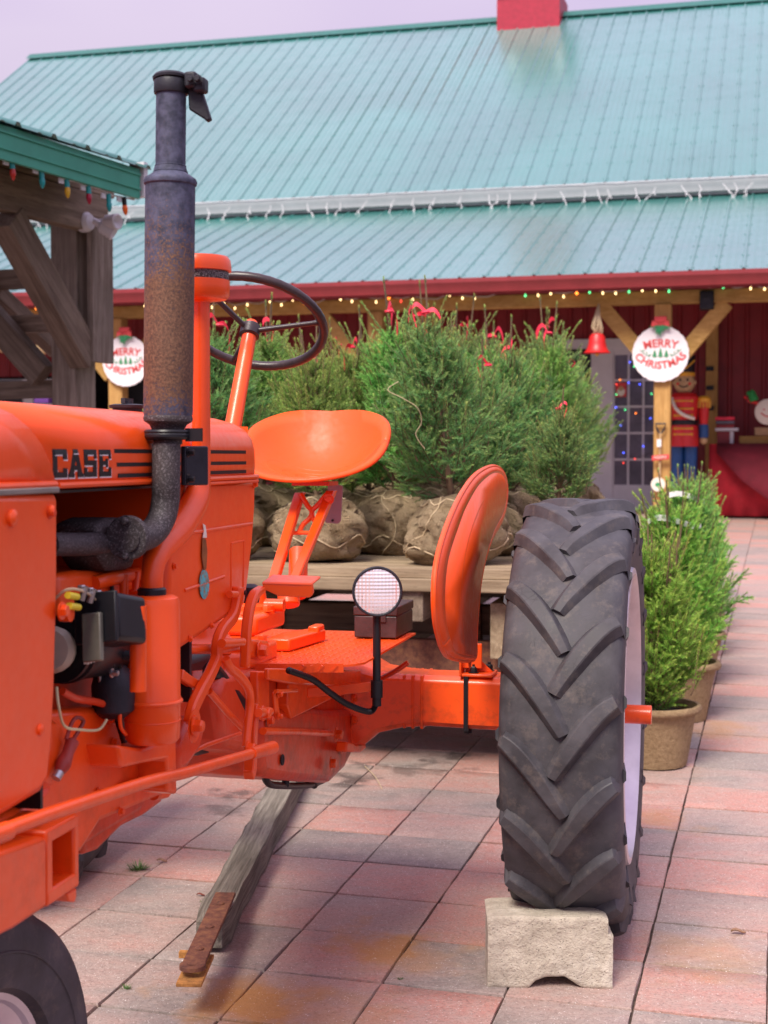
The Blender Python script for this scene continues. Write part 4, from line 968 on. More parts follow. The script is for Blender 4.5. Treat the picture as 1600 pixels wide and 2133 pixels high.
def wagon_wheel(a, b):
    c = T(a, b, gz(0, T(a, b, 0).y) + .33); mb = MB(); R_ = .33
    mb.lathe(c, L, [(.20, -.07), (.25, -.085), (.31, -.08), (R_, -.05), (R_, .05), (.31, .08), (.25, .085), (.20, .07)], 36, cap=False); w_ = obj('wheel', mb, RUBBER, wag)
    mb = MB(); mb.lathe(c, L, [(.215, .08), (.2, .06), (.19, .03), (.08, .0), (.07, .04), (0, .05), (0, -.05), (.07, -.04), (.08, 0), (.19, -.03), (.2, -.06), (.215, -.08)], 36, cap=False); obj('rim', mb, CREAMW, w_)
for a in (1.95, 5.6):
    for b in (-1.03, .50): wagon_wheel(a, b)
# drop tongue with its strap iron, lying on the paving under the tractor
t0 = G(436, 1988) ; t1 = G(632, 1600); t0 = t0 + UP * .05; t1 = t1 + UP * .05
d = (t1 - t0).normalized(); sd = d.cross(UP).normalized(); nn_ = sd.cross(d)
me_ = MB(); Ln = (t1 - t0).length; rws = []; NS = 26
for i in range(NS + 1):
    x = Ln * i / NS; hw = .041 + .006 * noise.noise(V((x * 5, 0, 0))) + .004 * i / NS; hh = .041 + .004 * noise.noise(V((x * 6, 4, 0)))
    if i == 0: x += .0
    ring = []
    for yy, z2 in ((-1, -1), (0, -1), (1, -1), (1, 0), (1, 1), (.35, 1.06), (-.35, 1.02), (-1, 1), (-1, 0)):
        e = .004 * noise.noise(V((x * 9, yy * 3, z2 * 3))); shr = .82 if i == 0 else 1
        ring.append(V((x + (.03 * noise.noise(V((yy * 2, z2 * 2, 7))) if i == 0 else 0), yy * hw * shr + e, z2 * hh * shr + e)))
    rws.append(ring + [ring[0]])
me_.sheet(rws); me_.add(rws[0][:-1], [tuple(range(9))]); me_.add(rws[-1][:-1], [tuple(range(9))[::-1]])
me = me_.mesh('tongue', smooth=30); me.materials.append(mk_wood('tongue_wood', (.07, .058, .045), (.36, .325, .27), 1.0, 1.0, .2, (1.3, 34, 34)))
tg = bpy.data.objects.new('tongue', me); C.objects.link(tg); tg.parent = wag; tg.matrix_local = Matrix.Translation(t0 - V(wag.location)) @ Matrix((d, -sd, nn_)).transposed().to_4x4()
s0 = TZ(388, 2030, t0.z + .01); sa = TZ(398, 2020, t0.z + .045); sb = TZ(470, 1862, t0.z + .075)
dd_ = (sb - sa).normalized(); ss = dd_.cross(UP).normalized()
mb = MB(); mb.bar(sa + dd_ * .02, sb, ss * .027, UP * .005); mb.lathe(sa + dd_ * .02 - UP * .005, UP, [(.031, 0), (.031, .011), (.012, .011), (.012, 0)], 22, cap=False)
st = obj('strap_iron', mb, RUSTM, wag, bevel=.002)
for f in (.22, .5, .82): q = sa.lerp(sb, f); mb = MB(); mb.lathe(q + UP * .004, UP, [(.011, 0), (.011, .004), (.006, .008), (0, .009)], 12); obj('rivet', mb, RUSTM, st)
mb = MB(); q = sa - UP * .024; mb.bar(q - dd_ * .03, q + dd_ * .14, ss * .03, UP * .005); mb.bar(sa.lerp(sb, .33) - ss * .06 - UP * .03, sa.lerp(sb, .33) + ss * .0 - UP * .03, dd_ * .008, UP * .008); obj('lower_strap', mb, simple('flaking_rust', (.42, .19, .05), .9, 0, .5, 60, .6), wag, bevel=.002)
# trees on the deck
colw = [('leftmost', -1.0), ('second from left', -.60), ('third from left', -.20), ('rightmost', .17)]
roww = ['front row', 'second row', 'third row', 'fourth row', 'fifth row', 'sixth row', 'seventh row', 'eighth row', 'ninth row', 'rear row']
rr = random.Random(21)
for k in range(10):
    for ci, (cw_, b) in enumerate(colw):
        a = 1.62 + .49 * k + rr.uniform(-.06, .06); bb = b + rr.uniform(-.05, .05); sc_ = rr.uniform(.93, 1.08); tl = (rr.uniform(-.07, .07), rr.uniform(-.07, .07)); pi_ = rr.randrange(5); rib = rr.random() < .85; bs = 1.0
        if k == 0:
            if ci == 0: bb = -.86
            if ci == 1: bb = trb(TZ(662, 1170, DZ)); a = 1.60; sc_ = .86; tl = (.05, -.10); rib = False; bs = 1.12; pi_ = 1
            if ci == 2: bb = trb(TZ(945, 1180, DZ)) ; a = 1.60; sc_ = .95; tl = (-.02, -.14); rib = True; pi_ = 0; bs = 1.05
            if ci == 3: bb = .50; a = 1.86; pi_ = 3; sc_ = .62; tl = (0, 0); bs = 1.25
        if k >= 1: sc_ *= rr.uniform(.92, 1.12)
        place_spruce(protoT[pi_], T(a, bb, DZ), rr.uniform(0, 6.28), sc_, 'balled spruce on the wagon, ' + roww[k] + ', ' + cw_, 'balled spruces on the wagon', rib, tilt=tl, bs=bs)
# tall bare leaders standing above the load
# loose twine over the near tree
# ============================================================ POTTED SPRUCES beside the tyre
def pot_mesh():
    mb = MB(); n = 40; prof = [(.135, 0), (.14, .02), (.155, .12), (.168, .19), (.170, .205), (.190, .212), (.195, .225), (.188, .238), (.175, .238), (.165, .215), (.162, .19)]; rows = []
    for r, z in prof:
        rows.append([V((math.cos(2 * math.pi * j / n) * (r + .005 * noise.noise(V((math.cos(2 * math.pi * j / n) * 4, math.sin(2 * math.pi * j / n) * 4, z * 20)))), math.sin(2 * math.pi * j / n) * r * (1 + .02 * noise.noise(V((j * .6, z * 12, 3)))), z + .004 * noise.noise(V((math.cos(2 * math.pi * j / n) * 5, math.sin(2 * math.pi * j / n) * 5, z * 9))))) for j in range(n)] )
        rows[-1].append(rows[-1][0])
    mb.sheet(rows); m = mb.mesh('pot', smooth=60); m.materials.append(POTM)
    s = MB(); s.lathe(V((0, 0, .18)), UP, [(.165, 0), (.16, .02), (.05, .03), (0, .03)], 30); s = s.mesh('soil', smooth=60); s.materials.append(SOIL); return m, s
potm, soilm = pot_mesh()
protoP = []
for sd, H, R, mat in ((31, .60, .27, NEEDY), (32, .62, .275, NEEDY), (33, .66, .26, NEED)):
    segs, wood, rng = spruce_parts(sd, H, R, nb=110, upward=.5, leader=.16, top_shape=.45, twl=.10, z0=.005)
    for k in range(7):
        az = rng.random() * 6.28; b = V((math.cos(az) * .08, math.sin(az) * .08, H * .80)); q = b + V((math.cos(az) * rng.uniform(.02, .08), math.sin(az) * rng.uniform(.02, .08), rng.uniform(.14, .34))); wood.tube([b, q], [.005, .003], 5); segs.append((b, q, .5, 1, .55, .55)); segs.append((q - V((0, 0, .015)), q + V((0, 0, .006)), .3, 1, .7, 1.5))
    cm = needle_mesh('crown', segs, rng, mat, 760); wm = wood.mesh('trunk', smooth=60); wm.materials.append(BARK); protoP.append((cm, wm, H))
ordw = ['first', 'second', 'third', 'fourth', 'fifth', 'sixth', 'seventh']
rr = random.Random(4)
for k in range(7):
    Y = 5.8 + .86 * k; px = [1362, 1405, 1425, 1436, 1438, 1444, 1448][k]; x = (px - 800) / FPX * Y; p = V((x, Y, gz(x, Y)))
    for side in (0,):
        pp = p + (BU * -.62 + BV * .12) * side
        lab = ('potted spruce in a fibre pot, ' + ordw[k] + ' from the tractor tyre in the right-hand line') if not side else ('potted spruce behind the tyre, ' + ordw[k] + ' in the hidden left-hand line')
        if side and k not in (2, 3, 5): continue
        r = thing('potted_spruce', pp, lab, 'potted spruce', 'potted spruces beside the wagon'); r.rotation_euler[2] = rr.uniform(0, 6.28); r.scale = (rr.uniform(1.0, 1.08) + (.10 if k in (1, 2) else 0),) * 3
        cm, wm, H = protoP[(0, 1, 2, 0, 1, 2, 0)[k]]
        for nm, me, z in (('pot', potm, 0), ('soil', soilm, 0), ('crown', cm, .165), ('trunk', wm, .165)):
            o = bpy.data.objects.new(nm, me); C.objects.link(o); o.parent = r; o.location = (0, 0, z)
        if k in (1, 2, 3) and not side:
            h = .20 + H * .98; mb = MB(); pts = [V((.12 * math.cos(t_), .12 * math.sin(t_) * .5, h + .02 * math.sin(t_ * 2))) for t_ in [i * .35 for i in range(9)]]
            mb.sheet([[q - V((0, 0, .012)), q + V((0, 0, .012))] for q in pts]); me = mb.mesh('paper_tag'); me.materials.append(TAGW); o = bpy.data.objects.new('paper_tag', me); C.objects.link(o); o.parent = r; o.rotation_euler[2] = -r.rotation_euler[2] + math.pi + .3 * k
# ============================================================ TRACTOR
W = T(0, .76, 0); WZ = .705; WC = V((W.x, W.y, WZ)); trc = thing('tractor', T(-.8, 0, gz(0, 3.3)), 'old orange row-crop tractor with tall rusty exhaust stack and open pan seat', 'tractor')
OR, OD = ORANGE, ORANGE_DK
def plate(name, px, b, th, mat=OR, parent=None, bevel=.004, smooth=35):
    mb = MB(); mb.prism([TB(x, y, b) for x, y in px], L * -th); return obj(name, mb, mat, parent or trc, bevel=bevel, smooth=smooth)
def rod(name, pts, r, mat=OR, parent=None, n=12, sm=6):
    P_ = [TB(*p) for p in pts]; P_ = smoothpath(P_, sm) if sm and len(P_) > 2 else P_
    if isinstance(r, list): r = list(np.interp(np.linspace(0, len(r) - 1, len(P_)), range(len(r)), r))
    mb = MB(); mb.tube(P_, r, n); return obj(name, mb, mat, parent or trc, smooth=50)
def boltm(mb, c, d, r=.009, h=.008, hexa=True):
    mb.lathe(c, d, [(r * 1.45, 0), (r * 1.45, .002)], 16); mb.lathe(c + V(d).normalized() * .002, d, [(r, 0), (r, h * .8), (r * .8, h)], 6 if hexa else 14)
def bolt(px, py, b, r=.009, h=.008, mat=OR, parent=None, d=None, hexa=True):
    mb = MB(); boltm(mb, TB(px, py, b), d or L, r, h, hexa); return obj('bolt', mb, mat, parent or trc, smooth=30)
def flat(name, pts, b, hw, th, mat=OR, parent=None, sm=4, bevel=.003):   # flat bar in plane b, half width hw
    c = [TB(x, y, b) for x, y in pts]; c = smoothpath(c, sm) if sm and len(c) > 2 else c; lp, rp = [], []
    hws = hw if isinstance(hw, list) else [hw]; ws = np.interp(np.linspace(0, len(hws) - 1, len(c)), range(len(hws)), hws)
    for i, p in enumerate(c):
        t = (c[min(i + 1, len(c) - 1)] - c[max(i - 1, 0)]).normalized(); s = t.cross(L).normalized() * float(ws[i]); lp.append(p + s); rp.append(p - s)
    mb = MB(); vs_ = lp + rp + [p - L * th for p in lp] + [p - L * th for p in rp]; n = len(c); fs_ = []
    for i in range(n - 1):
        fs_ += [(i, i + 1, n + i + 1, n + i), (2 * n + i, 3 * n + i, 3 * n + i + 1, 2 * n + i + 1), (i, 2 * n + i, 2 * n + i + 1, i + 1), (n + i, n + i + 1, 3 * n + i + 1, 3 * n + i)]
    fs_ += [(0, n, 3 * n, 2 * n), (n - 1, 3 * n - 1, 4 * n - 1, 2 * n - 1)]; mb.add(vs_, fs_); return obj(name, mb, mat, parent or trc, bevel=bevel)
# ---- hood
def hood_prof(a, k=1., e=0., dz=0, slant=0):
    pr = [(.206, 1.354), (.208, 1.385), (.207, 1.412), (.201, 1.434), (.187, 1.452), (.163, 1.465), (.13, 1.474), (.085, 1.480), (.04, 1.483), (0, 1.484)]
    pr = [(b * k + e, 1.354 + (z - 1.354) * k + dz + e) for b, z in pr]
    sl = slant if slant else 0
    g = lambda z: a - sl * max(0, (z - 1.354) / .13) ** 1.35
    return [T(g(z), b, z) for b, z in pr] + [T(g(z), -b, z) for b, z in pr[-2::-1]]
def hood_part(name, secs, mat=OR):
    mb = MB(); mb.sheet([hood_prof(*s) for s in secs]); return obj(name, mb, mat, trc, smooth=50, solid=.004)
ha, hb = -2.045, tra(TB(533, 1000, .206))
hood = hood_part('hood', [(ha - .01, 1, 0, 0, .13), (ha + .3, 1), (-1.5, 1), (hb - .03, 1), (hb - .012, .992), (hb - .002, .972), (hb, .95)])
nose = hood_part('nose_cap', [(-2.42, .80, 0, .0), (-2.38, .9), (-2.30, .965), (-2.24, .99, 0, 0, .05), (-2.12, 1.0, .002, 0, .13), (ha + .002, 1.0, .0035, 0, .13)])
mb = MB(); mb.sheet([[T(hb - .003, b, z) for b in (-.19, 0, .19)] for z in (1.36, 1.46)]); mb.prism([p for p in hood_prof(hb - .001, .95)], A * .004); obj('hood_end', mb, OR, trc)
mb = MB(); mb.tube([T(ha + .01, .209, 1.358), T(hb, .209, 1.358)], .005, 8); mb.tube([T(-2.4, .209, 1.360), T(ha - .004, .212, 1.360)], .0055, 8); mb.tube([T(tra(TB(435, 1000, .209)), .209, 1.3495), T(hb + .002, .209, 1.3495)], .0035, 6); obj('hood_bead', mb, OR, hood)
hs = .2085
def onhood(px, py, e=0): p = TB(px, py, hs + e); return p
# CASE lettering and three stripes (flat print, raised a hair)
LZ0, LZ1 = TB(175, 995, hs).z + .001, TB(175, 936, hs).z; LH = LZ1 - LZ0
la0, la1 = tra(TB(107, 960, hs)), tra(TB(232, 960, hs)); lw = (la1 - la0) / 4.0; t_ = .26
def rects(ch):
    s = .26
    return {'C': [(0, .0, .30, 1), (.12, 0, .92, .19), (.12, .81, .92, 1), (.66, .0, .92, .33), (.66, .64, .92, 1)],
            'A': [('q', (.0, 0), (.30, 0), (.58, 1), (.34, 1)), ('q', (.64, 0), (.95, 0), (.62, 1), (.38, 1)), (.24, .26, .72, .42), (-.04, 0, .36, .13), (.58, 0, .99, .13), (.3, .86, .62, 1)],
            'S': [(.0, .81, .88, 1), (.0, .45, .26, 1), (.0, .42, .88, .60), (.62, 0, .88, .58), (0, 0, .88, .18), (0, 0, .2, .34), (.7, .66, .88, 1)],
            'E': [(.04, 0, .32, 1), (.04, .82, .9, 1), (.04, 0, .9, .18), (.04, .42, .66, .58), (.74, .66, .9, 1), (.74, 0, .9, .34), (.52, .34, .66, .66)]}[ch]
for i, ch in enumerate('CASE'):
    for mat, dx, dz, e in ((SIGNW, .055, -.05, .0008), (BLACKM, 0, 0, .0016)):
        mb = MB(); q_ = 0
        for r in rects(ch):
            pts = [(r[0], r[1]), (r[2], r[1]), (r[2], r[3]), (r[0], r[3])] if r[0] != 'q' else r[1:]
            q_ += 1; mb.prism([T(la0 + (i + .02 + (x + dx) * .96) * lw, hs + e - (.0012 if z > .9 else 0), LZ0 + (z + dz) * LH) for x, z in pts], L * (.0007 + .00005 * q_))
        obj('letter' if mat is BLACKM else 'letter_shadow', mb, mat, hood, smooth=None)
for y0, hh in ((938, 8), (965, 8), (987, 7)):
    for xa, xb in ((237 + (y0 - 938) * .16, 511),):
        za = TB(240, y0, hs).z; mb = MB(); p, q = TB(xa, y0 + 3, hs), TB(xb, y0, hs); zz_ = (y0 - 950); z_ = 1.4 - (y0 + 2 - 950) / FPX * 2.42
        mb.box(T((tra(p) + tra(q)) / 2, hs + (.0008 if z_ < 1.40 else .0002), z_), A * ((tra(q) - tra(p)) / 2), L * .0012, UP * .0032); obj('stripe', mb, BLACKM, hood, smooth=None)
# fuel cap
c = T(tra(TB(265, 845, .06)), .06, 1.478); mb = MB(); mb.lathe(c, UP, [(.027, 0), (.027, .010), (.033, .011), (.034, .016), (.026, .018), (.01, .018), (.01, .024), (0, .025)], 24); mb.box(c + UP * .024, A * .02, L * .004, UP * .005); obj('fuel_cap', mb, DKGREY, trc)
# ---- rear tank shroud
tank = plate('tank_shroud', [(352, 1001), (534, 999), (533, 1060), (528, 1130), (520, 1200), (512, 1262), (486, 1280), (430, 1318), (380, 1352), (352, 1356)], .198, .39, bevel=.012)
for nm, pts in (('embossed_rib', [(384, 1112), (450, 1102), (524, 1091)]), ('embossed_rib', [(384, 1230), (466, 1201)])):
    rod(nm, [(x, y, .198) for x, y in pts], .0035, OR, tank, 8)
mb = MB()
for a_, b_ in (((481, 1132), (508, 1126)), ((508, 1126), (506, 1240)), ((481, 1132), (481, 1236))): mb.tube([TB(*a_, .198), TB(*b_, .198)], .002, 6)
obj('panel_line', mb, OR, tank)
bolt(529, 1008, .2, .006, .006)
# eagle on globe decal on the tank side
mb = MB(); mb.prism([TB(x, y, .2005) for x, y in ((421, 1120), (428, 1122), (431, 1150), (429, 1185), (424, 1188), (420, 1160))], L * .001); obj('decal_eagle', mb, simple('decal_brown', (.22, .08, .02), .4, 0, .5, 60), tank)
mb = MB(); mb.prism([TB(x, y, .2008) for x, y in ((422, 1091), (427, 1094), (429, 1106), (430, 1120), (422, 1120), (424, 1106))], L * .001); obj('decal_head', mb, CREAM, tank)
gm = NM('decal_globe'); gm.col(gm.ramp(gm.noise(55, 4), [(.42, (.02, .42, .48)), (.5, (.25, .14, .05)), (.62, (.03, .5, .55))])); gm.set(Roughness=.4)
mb = MB(); gc = [(425 + 10 * math.cos(t), 1217 + 31 * math.sin(t)) for t in [i * math.pi / 10 for i in range(20)]]; mb.prism([TB(x, y, .2003) for x, y in gc], L * .001); obj('decal_globe', mb, gm.m, tank)
# ---- radiator / side shell
shell = plate('radiator_shell', [(-130, 1026), (124, 1026), (124, 1200), (122, 1300), (118, 1440), (112, 1550), (104, 1622), (88, 1652), (55, 1672), (0, 1706), (-130, 1780)], .218, .03, bevel=.012)
mb = MB(); mb.box(T(-2.22, -.20, 1.09), A * .19, L * .012, UP * .26); obj('radiator_shell', mb, OR, trc, bevel=.008)
mb = MB(); mb.box(T(-2.33, 0, 1.05), A * .05, L * .18, UP * .27); obj('radiator_core', mb, DKGREY, trc)
mb = MB()
for q in range(13): mb.box(T(-2.40, -.168 + q * .028, 1.05), A * .012, L * .008, UP * .26)
obj('grille_bars', mb, OD, trc)
mb = MB(); p = TB(124, 1020, .22); q = TB(-130, 1020, .22); mb.bar(T(tra(p), .205, p.z), T(tra(q), .205, p.z), L * .016, UP * .0042); obj('rubber_strip', mb, simple('grey_strip', (.22, .20, .17), .7), trc, bevel=.002)
for a_ in ((22, 1079, .012, .009), (103, 1063, .008, .008), (83, 1520, .008, .006)):
    mb = MB(); c = TB(a_[0], a_[1], .218); mb.lathe(c, L, [(a_[2], 0), (a_[2] * .95, a_[3] * .6), (a_[2] * .5, a_[3]), (0, a_[3])], 18); obj('rivet_head', mb, OR, shell)
bolt(103, 1068, .218, .006, .007, OD, shell)
mb = MB(); mb.box(T(-1.72, -.185, 1.12), A * .31, L * .004, UP * .23); mb.box(T(-2.035, 0, 1.12), A * .004, L * .18, UP * .23); obj('bay_blackout_panel', mb, BLACKM, trc)  # added black panels closing the far side so the engine bay stays dark
mb = MB(); mb.box(T(-1.74, 0, 1.348), A * .30, L * .195, UP * .002); obj('hood_blackout_sheet', mb, BLACKM, trc)  # black sheet added over the orange hood underside to darken the bay
mb = MB(); mb.box(T(-1.45, 0, 1.15), A * .006, L * .19, UP * .2); obj('firewall', mb, BLACKM, trc)
# ---- engine
e0, e1_ = -2.0, -1.47
mb = MB(); mb.box(T((e0 + e1_) / 2, -.02, .95), A * ((e1_ - e0) / 2), L * .125, UP * .20); eng = obj('engine_block', mb, OD, trc, bevel=.01)
head = plate('cylinder_head', [(120, 1196), (165, 1188), (225, 1190), (262, 1186), (292, 1184), (300, 1198), (290, 1226), (262, 1236), (262, 1262), (205, 1268), (120, 1290)], .15, .27, OR, bevel=.012)
rod('head_lug', [(195, 1215, .152), (235, 1205, .158), (285, 1196, .152)], .012, OR, head); rod('head_bolt', [(258, 1196, .165), (258, 1238, .165)], .0075, OR, head); rod('head_bolt', [(285, 1192, .165), (281, 1232, .165)], .006, OR, head)
mb = MB(); mb.box(T(-1.86, -.03, 1.285), A * .085, L * .09, UP * .035); obj('air_chamber', mb, OD, trc, bevel=.02, seg=3)
rod('exhaust_manifold', [(100, 1134, .165), (165, 1134, .165), (215, 1132, .165)], .0185, SPECK, sm=0)
plate('manifold_block', [(205, 1090), (232, 1078), (278, 1078), (285, 1110), (286, 1160), (280, 1186), (235, 1190), (215, 1160)], .175, .08, SPECK, bevel=.012)
fl = TB(268, 1120, .212); mb = MB(); mb.lathe(fl - A * .006, A, [(.034, -.004), (.036, 0), (.036, .008), (.03, .01)], 26); obj('flange', mb, SPECK, trc)
for dz in (-.028, .028): mb = MB(); boltm(mb, fl + UP * dz + L * .0 + A * -.01, -A, .006, .008); obj('flange_nut', mb, SPECK, trc)
rod('exhaust_elbow', [(262, 1121, .212), (290, 1121, .216), (318, 1108, .222), (337, 1078, .228), (345, 1040, .232), (346, 1000, .235), (347, 925, .235)], .0235, SPECK, n=24)
# ---- exhaust stack, leaning very slightly
M0 = TB(350, 900, .235); MY = M0.y; zy = lambda py: CAMZ + (HOR - py) / FPX * MY; ax = (UP + L * .016).normalized()
def mz(py): return zy(py) - M0.z
def lth(name, prof, mat, n=40, parent=None, o=M0): mb = MB(); mb.lathe(o, ax, [(r, mz(y)) for r, y in prof], n, cap=True); return obj(name, mb, mat, parent or trc, smooth=40)
lth('stack_neck', [(.024, 925), (.024, 910), (.026, 897), (.031, 885), (.040, 878), (.0415, 872), (.040, 866)], SPECK)
muf = lth('muffler', [(.0395, 868), (.0410, 860), (.0412, 700), (.0412, 480), (.0412, 392), (.0435, 390), (.0445, 384), (.0425, 378), (.035, 372), (.0285, 366), (.027, 358), (.0255, 352)], RUSTPIPE)
lth('outlet_pipe', [(.0248, 352), (.0248, 260), (.0248, 192)], RUSTPIPE)
mb = MB(); mb.tube(arc(M0 + ax * mz(364), .0277, A, L, 0, 2 * math.pi, 28)[:-1], .0012, 6, closed=True); mb.tube(arc(M0 + ax * mz(352), .0252, A, L, 0, 2 * math.pi, 28)[:-1], .0012, 6, closed=True); obj('weld_bead', mb, RUSTPIPE, muf)
cap = lth('cap_collar', [(.0275, 205), (.0285, 203), (.0285, 178), (.0275, 176)], DKGREY)
mb = MB(); tc_ = M0 + ax * mz(175); mb.lathe(tc_, (ax + A * .10 - L * .03).normalized(), [(.030, -.002), (.031, .002), (.028, .006), (.018, .009), (.006, .010), (0, .010)], 30); obj('flap_lid', mb, DKGREY, trc)
hx = M0 + ax * mz(185) + L * .031 - A * .004
mb = MB(); mb.box(hx + L * .008 + UP * .002, L * .010, A * .016, UP * .013); mb.box(hx + L * .022 - UP * .006, L * .010, A * .012, UP * .012); obj('flap_hinge', mb, DKGREY, trc, bevel=.004)
mb = MB(); f_ = M0 + ax * mz(195)
mb.prism([f_ + L * x + UP * z for x, z in ((.028, .0), (.033, .018), (.046, .015), (.068, -.052), (.060, -.056), (.058, -.052), (.030, -.034))], A * .013); obj('counterweight', mb, DKGREY, trc, bevel=.003)
mb = MB()
for s in (0, 1): c = hx + L * (.012 + .012 * s) - A * .018; boltm(mb, c, -A, .005, .006)
obj('hinge_bolt', mb, DKGREY, trc)
mb = MB(); mb.tube(arc(M0 + ax * mz(908), .034, A, L, 0, 2 * math.pi, 28)[:-1], .0065, 10, closed=True); mb.tube(arc(M0 + ax * mz(900), .036, A, L, .2, 1.9 * math.pi, 26), .004, 8); mb.box(M0 + ax * mz(906) + L * .046 + A * .0, L * .014, A * .004, UP * .011); obj('pipe_clamp', mb, BLACKM, trc)
bp = TB(408, 970, .248); mb = MB(); mb.box(bp, (A * .8 + L * .6).normalized() * .024, (L * .8 - A * .6).normalized() * .004, UP * .034); brk = obj('support_bracket', mb, DKGREY, trc, bevel=.003); mb = MB(); mb.box(TB(382, 970, .250), (A * .9 - L * .4).normalized() * .010, L * .004, UP * .033); obj('bracket_tab', mb, DKGREY, brk, bevel=.002)
for y in (942, 998): bolt(391, y, .256, .006, .010, BLACKM, brk)
# ---- air intake
I0 = TB(419, 900, .225); ip = smoothpath([I0 + UP * (CAMZ + (HOR - 600) / FPX * I0.y - I0.z), I0, TB(418, 985, .225), TB(408, 1040, .222), TB(372, 1100, .218), TB(330, 1150, .215), TB(318, 1190, .215), TB(317, 1238, .215)], 6)
rr_ = list(np.interp(np.linspace(0, 7, len(ip)), range(8), [.0165, .0165, .0175, .024, .026, .021, .0185, .0185]))
mb = MB(); mb.tube(ip, rr_, 26); obj('intake_pipe', mb, OR, trc, smooth=50)
iz = lambda py: CAMZ + (HOR - py) / FPX * I0.y - I0.z
il = lambda name, prof, mat, parent=None: obj(name, (lambda m: (m.lathe(I0, UP, [(r, iz(y)) for r, y in prof], 40), m)[1])(MB()), mat, parent or trc, smooth=40)
bowl = il('precleaner_bowl', [(.018, 632), (.022, 628), (.046, 626), (.0515, 618), (.0525, 600), (.0525, 587), (.050, 586)], OR)
scr = NM('wire_mesh'); w1 = scr.n('ShaderNodeTexVoronoi', Scale=420.); scr.l(scr.co.outputs['Object'], w1.inputs['Vector']); scr.col(scr.mix(scr.mr(w1.outputs['Distance'], .25, .5), (.30, .27, .27), (.03, .02, .02))); scr.set(Roughness=.5)
il('mesh_screen', [(.050, 587), (.0505, 583), (.0505, 570), (.050, 568)], scr.m, bowl)
il('precleaner_lid', [(.050, 569), (.0555, 568), (.0555, 560), (.054, 546), (.049, 538), (.03, 535), (0, 534)], OR)
can = TB(317, 1380, .215); cz = lambda py: CAMZ + (HOR - py) / FPX * can.y - can.z
def cl(name, prof, mat, parent=None): mb = MB(); mb.lathe(can, UP, [(r, cz(y)) for r, y in prof], 40); return obj(name, mb, mat, parent or trc, smooth=40)
cn = cl('air_cleaner', [(.040, 1548), (.045, 1540), (.0465, 1500), (.0465, 1470), (.0475, 1468), (.0475, 1455), (.0465, 1452), (.0465, 1260), (.044, 1246), (.036, 1240), (.022, 1239)], OR)
cl('hose_joint', [(.021, 1243), (.024, 1240), (.024, 1228), (.021, 1224)], BLACKM)
mb = MB(); mb.tube(arc(can + UP * cz(1462), .0475, A, L, 0, 2 * math.pi, 36)[:-1], .0035, 8, closed=True); mb.tube(arc(can + UP * cz(1502), .0468, A, L, 0, 2 * math.pi, 36)[:-1], .0012, 6, closed=True); obj('cleaner_band', mb, OR, cn)
rod('mount_post', [(288, 1262, .262), (288, 1440, .262)], .013, OR, cn, sm=0)
flat('cleaner_catch', [(373, 1430), (374, 1450), (374, 1475)], .22, .006, .01, OR, cn)
plate('carrier_bracket', [(246, 1552), (300, 1560), (362, 1535), (368, 1540), (370, 1655), (350, 1650), (350, 1580), (300, 1590), (255, 1600)], .205, .10, OR, bevel=.006)
# ---- generator, regulator, magneto
g0_, g1_ = TB(128, 1352, .15), TB(246, 1342, .15); gd = (g1_ - g0_).normalized()
mb = MB(); mb.lathe(g0_, gd, [(.0, -.02), (.018, -.02), (.018, -.012), (.052, -.012), (.052, .0), (.046, .002), (.046, .008), (.054, .010), (.054, .022), (.048, .024)], 34); obj('generator_pulley', mb, BLACKM, trc, smooth=40)
mb = MB(); Lg = (g1_ - g0_).length; mb.lathe(g0_, gd, [(.048, .024), (.050, .03), (.050, Lg - .02), (.044, Lg - .005), (.03, Lg)], 34); gen = obj('generator', mb, BLACKM, trc, smooth=40)
fw_ = MB(); fw_.lathe(g0_ - gd * .03 , gd, [(0, -.01), (.03, -.01), (.036, .0), (.034, .01)], 20); obj('fan_hub', fw_, CREAMW, trc)
for q in range(3): mb = MB(); c = TB(185 + q * 6, 1366 - q * 2, .205); mb.box(c - L * .004, A * .002, L * .0035, UP * .013); obj('maker_mark', mb, CREAM, gen)
rc_ = TB(236, 1292, .235); ru = (A * .96 + UP * -.18 + L * .15).normalized(); rv_ = (UP * .94 + A * .22 - L * .1); rv_ = (rv_ - ru * rv_.dot(ru)).normalized(); rw = ru.cross(rv_)
mb = MB(); mb.box(rc_, ru * .044, rv_ * .037, rw * .034); reg = obj('regulator_box', mb, BLACKM, trc, bevel=.009, seg=3)
mb = MB(); mb.box(rc_ - ru * .047, ru * .004, rv_ * .038, rw * .036); obj('box_flange', mb, BLACKM, reg, bevel=.002)
mb = MB(); mb.box(rc_ - ru * .058 - rv_ * .03, ru * .005, rv_ * .036, rw * .016); obj('terminal_base', mb, simple('grey_terminal', (.16, .155, .12), .5, .4, .3), trc, bevel=.002)
for q in range(3):
    c = TB(170 + q * 17, 1250 + q * 5, .225); mb = MB(); mb.tube([c, c + UP * .02 + L * .006], .005, 10); boltm(mb, c + UP * .014, UP, .0062, .006); obj('terminal', mb, STEEL, trc)
YW = simple('yellow_plastic', (.75, .62, .03), .4)
for x, y in ((141, 1240), (144, 1262)): mb = MB(); mb.tube([TB(x, y, .225), TB(x + 20, y + 3, .225)], .0052, 10); obj('wire_sleeve', mb, YW, trc)
rod('wire', [(112, 1250, .2), (140, 1228, .22), (175, 1232, .23), (200, 1250, .225)], .0022, TWINE, n=6)
rod('wire', [(118, 1432, .19), (122, 1470, .2), (134, 1512, .2), (165, 1520, .2), (205, 1520, .2), (222, 1500, .19)], .0022, simple('pale_wire', (.62, .56, .30), .5), n=6)
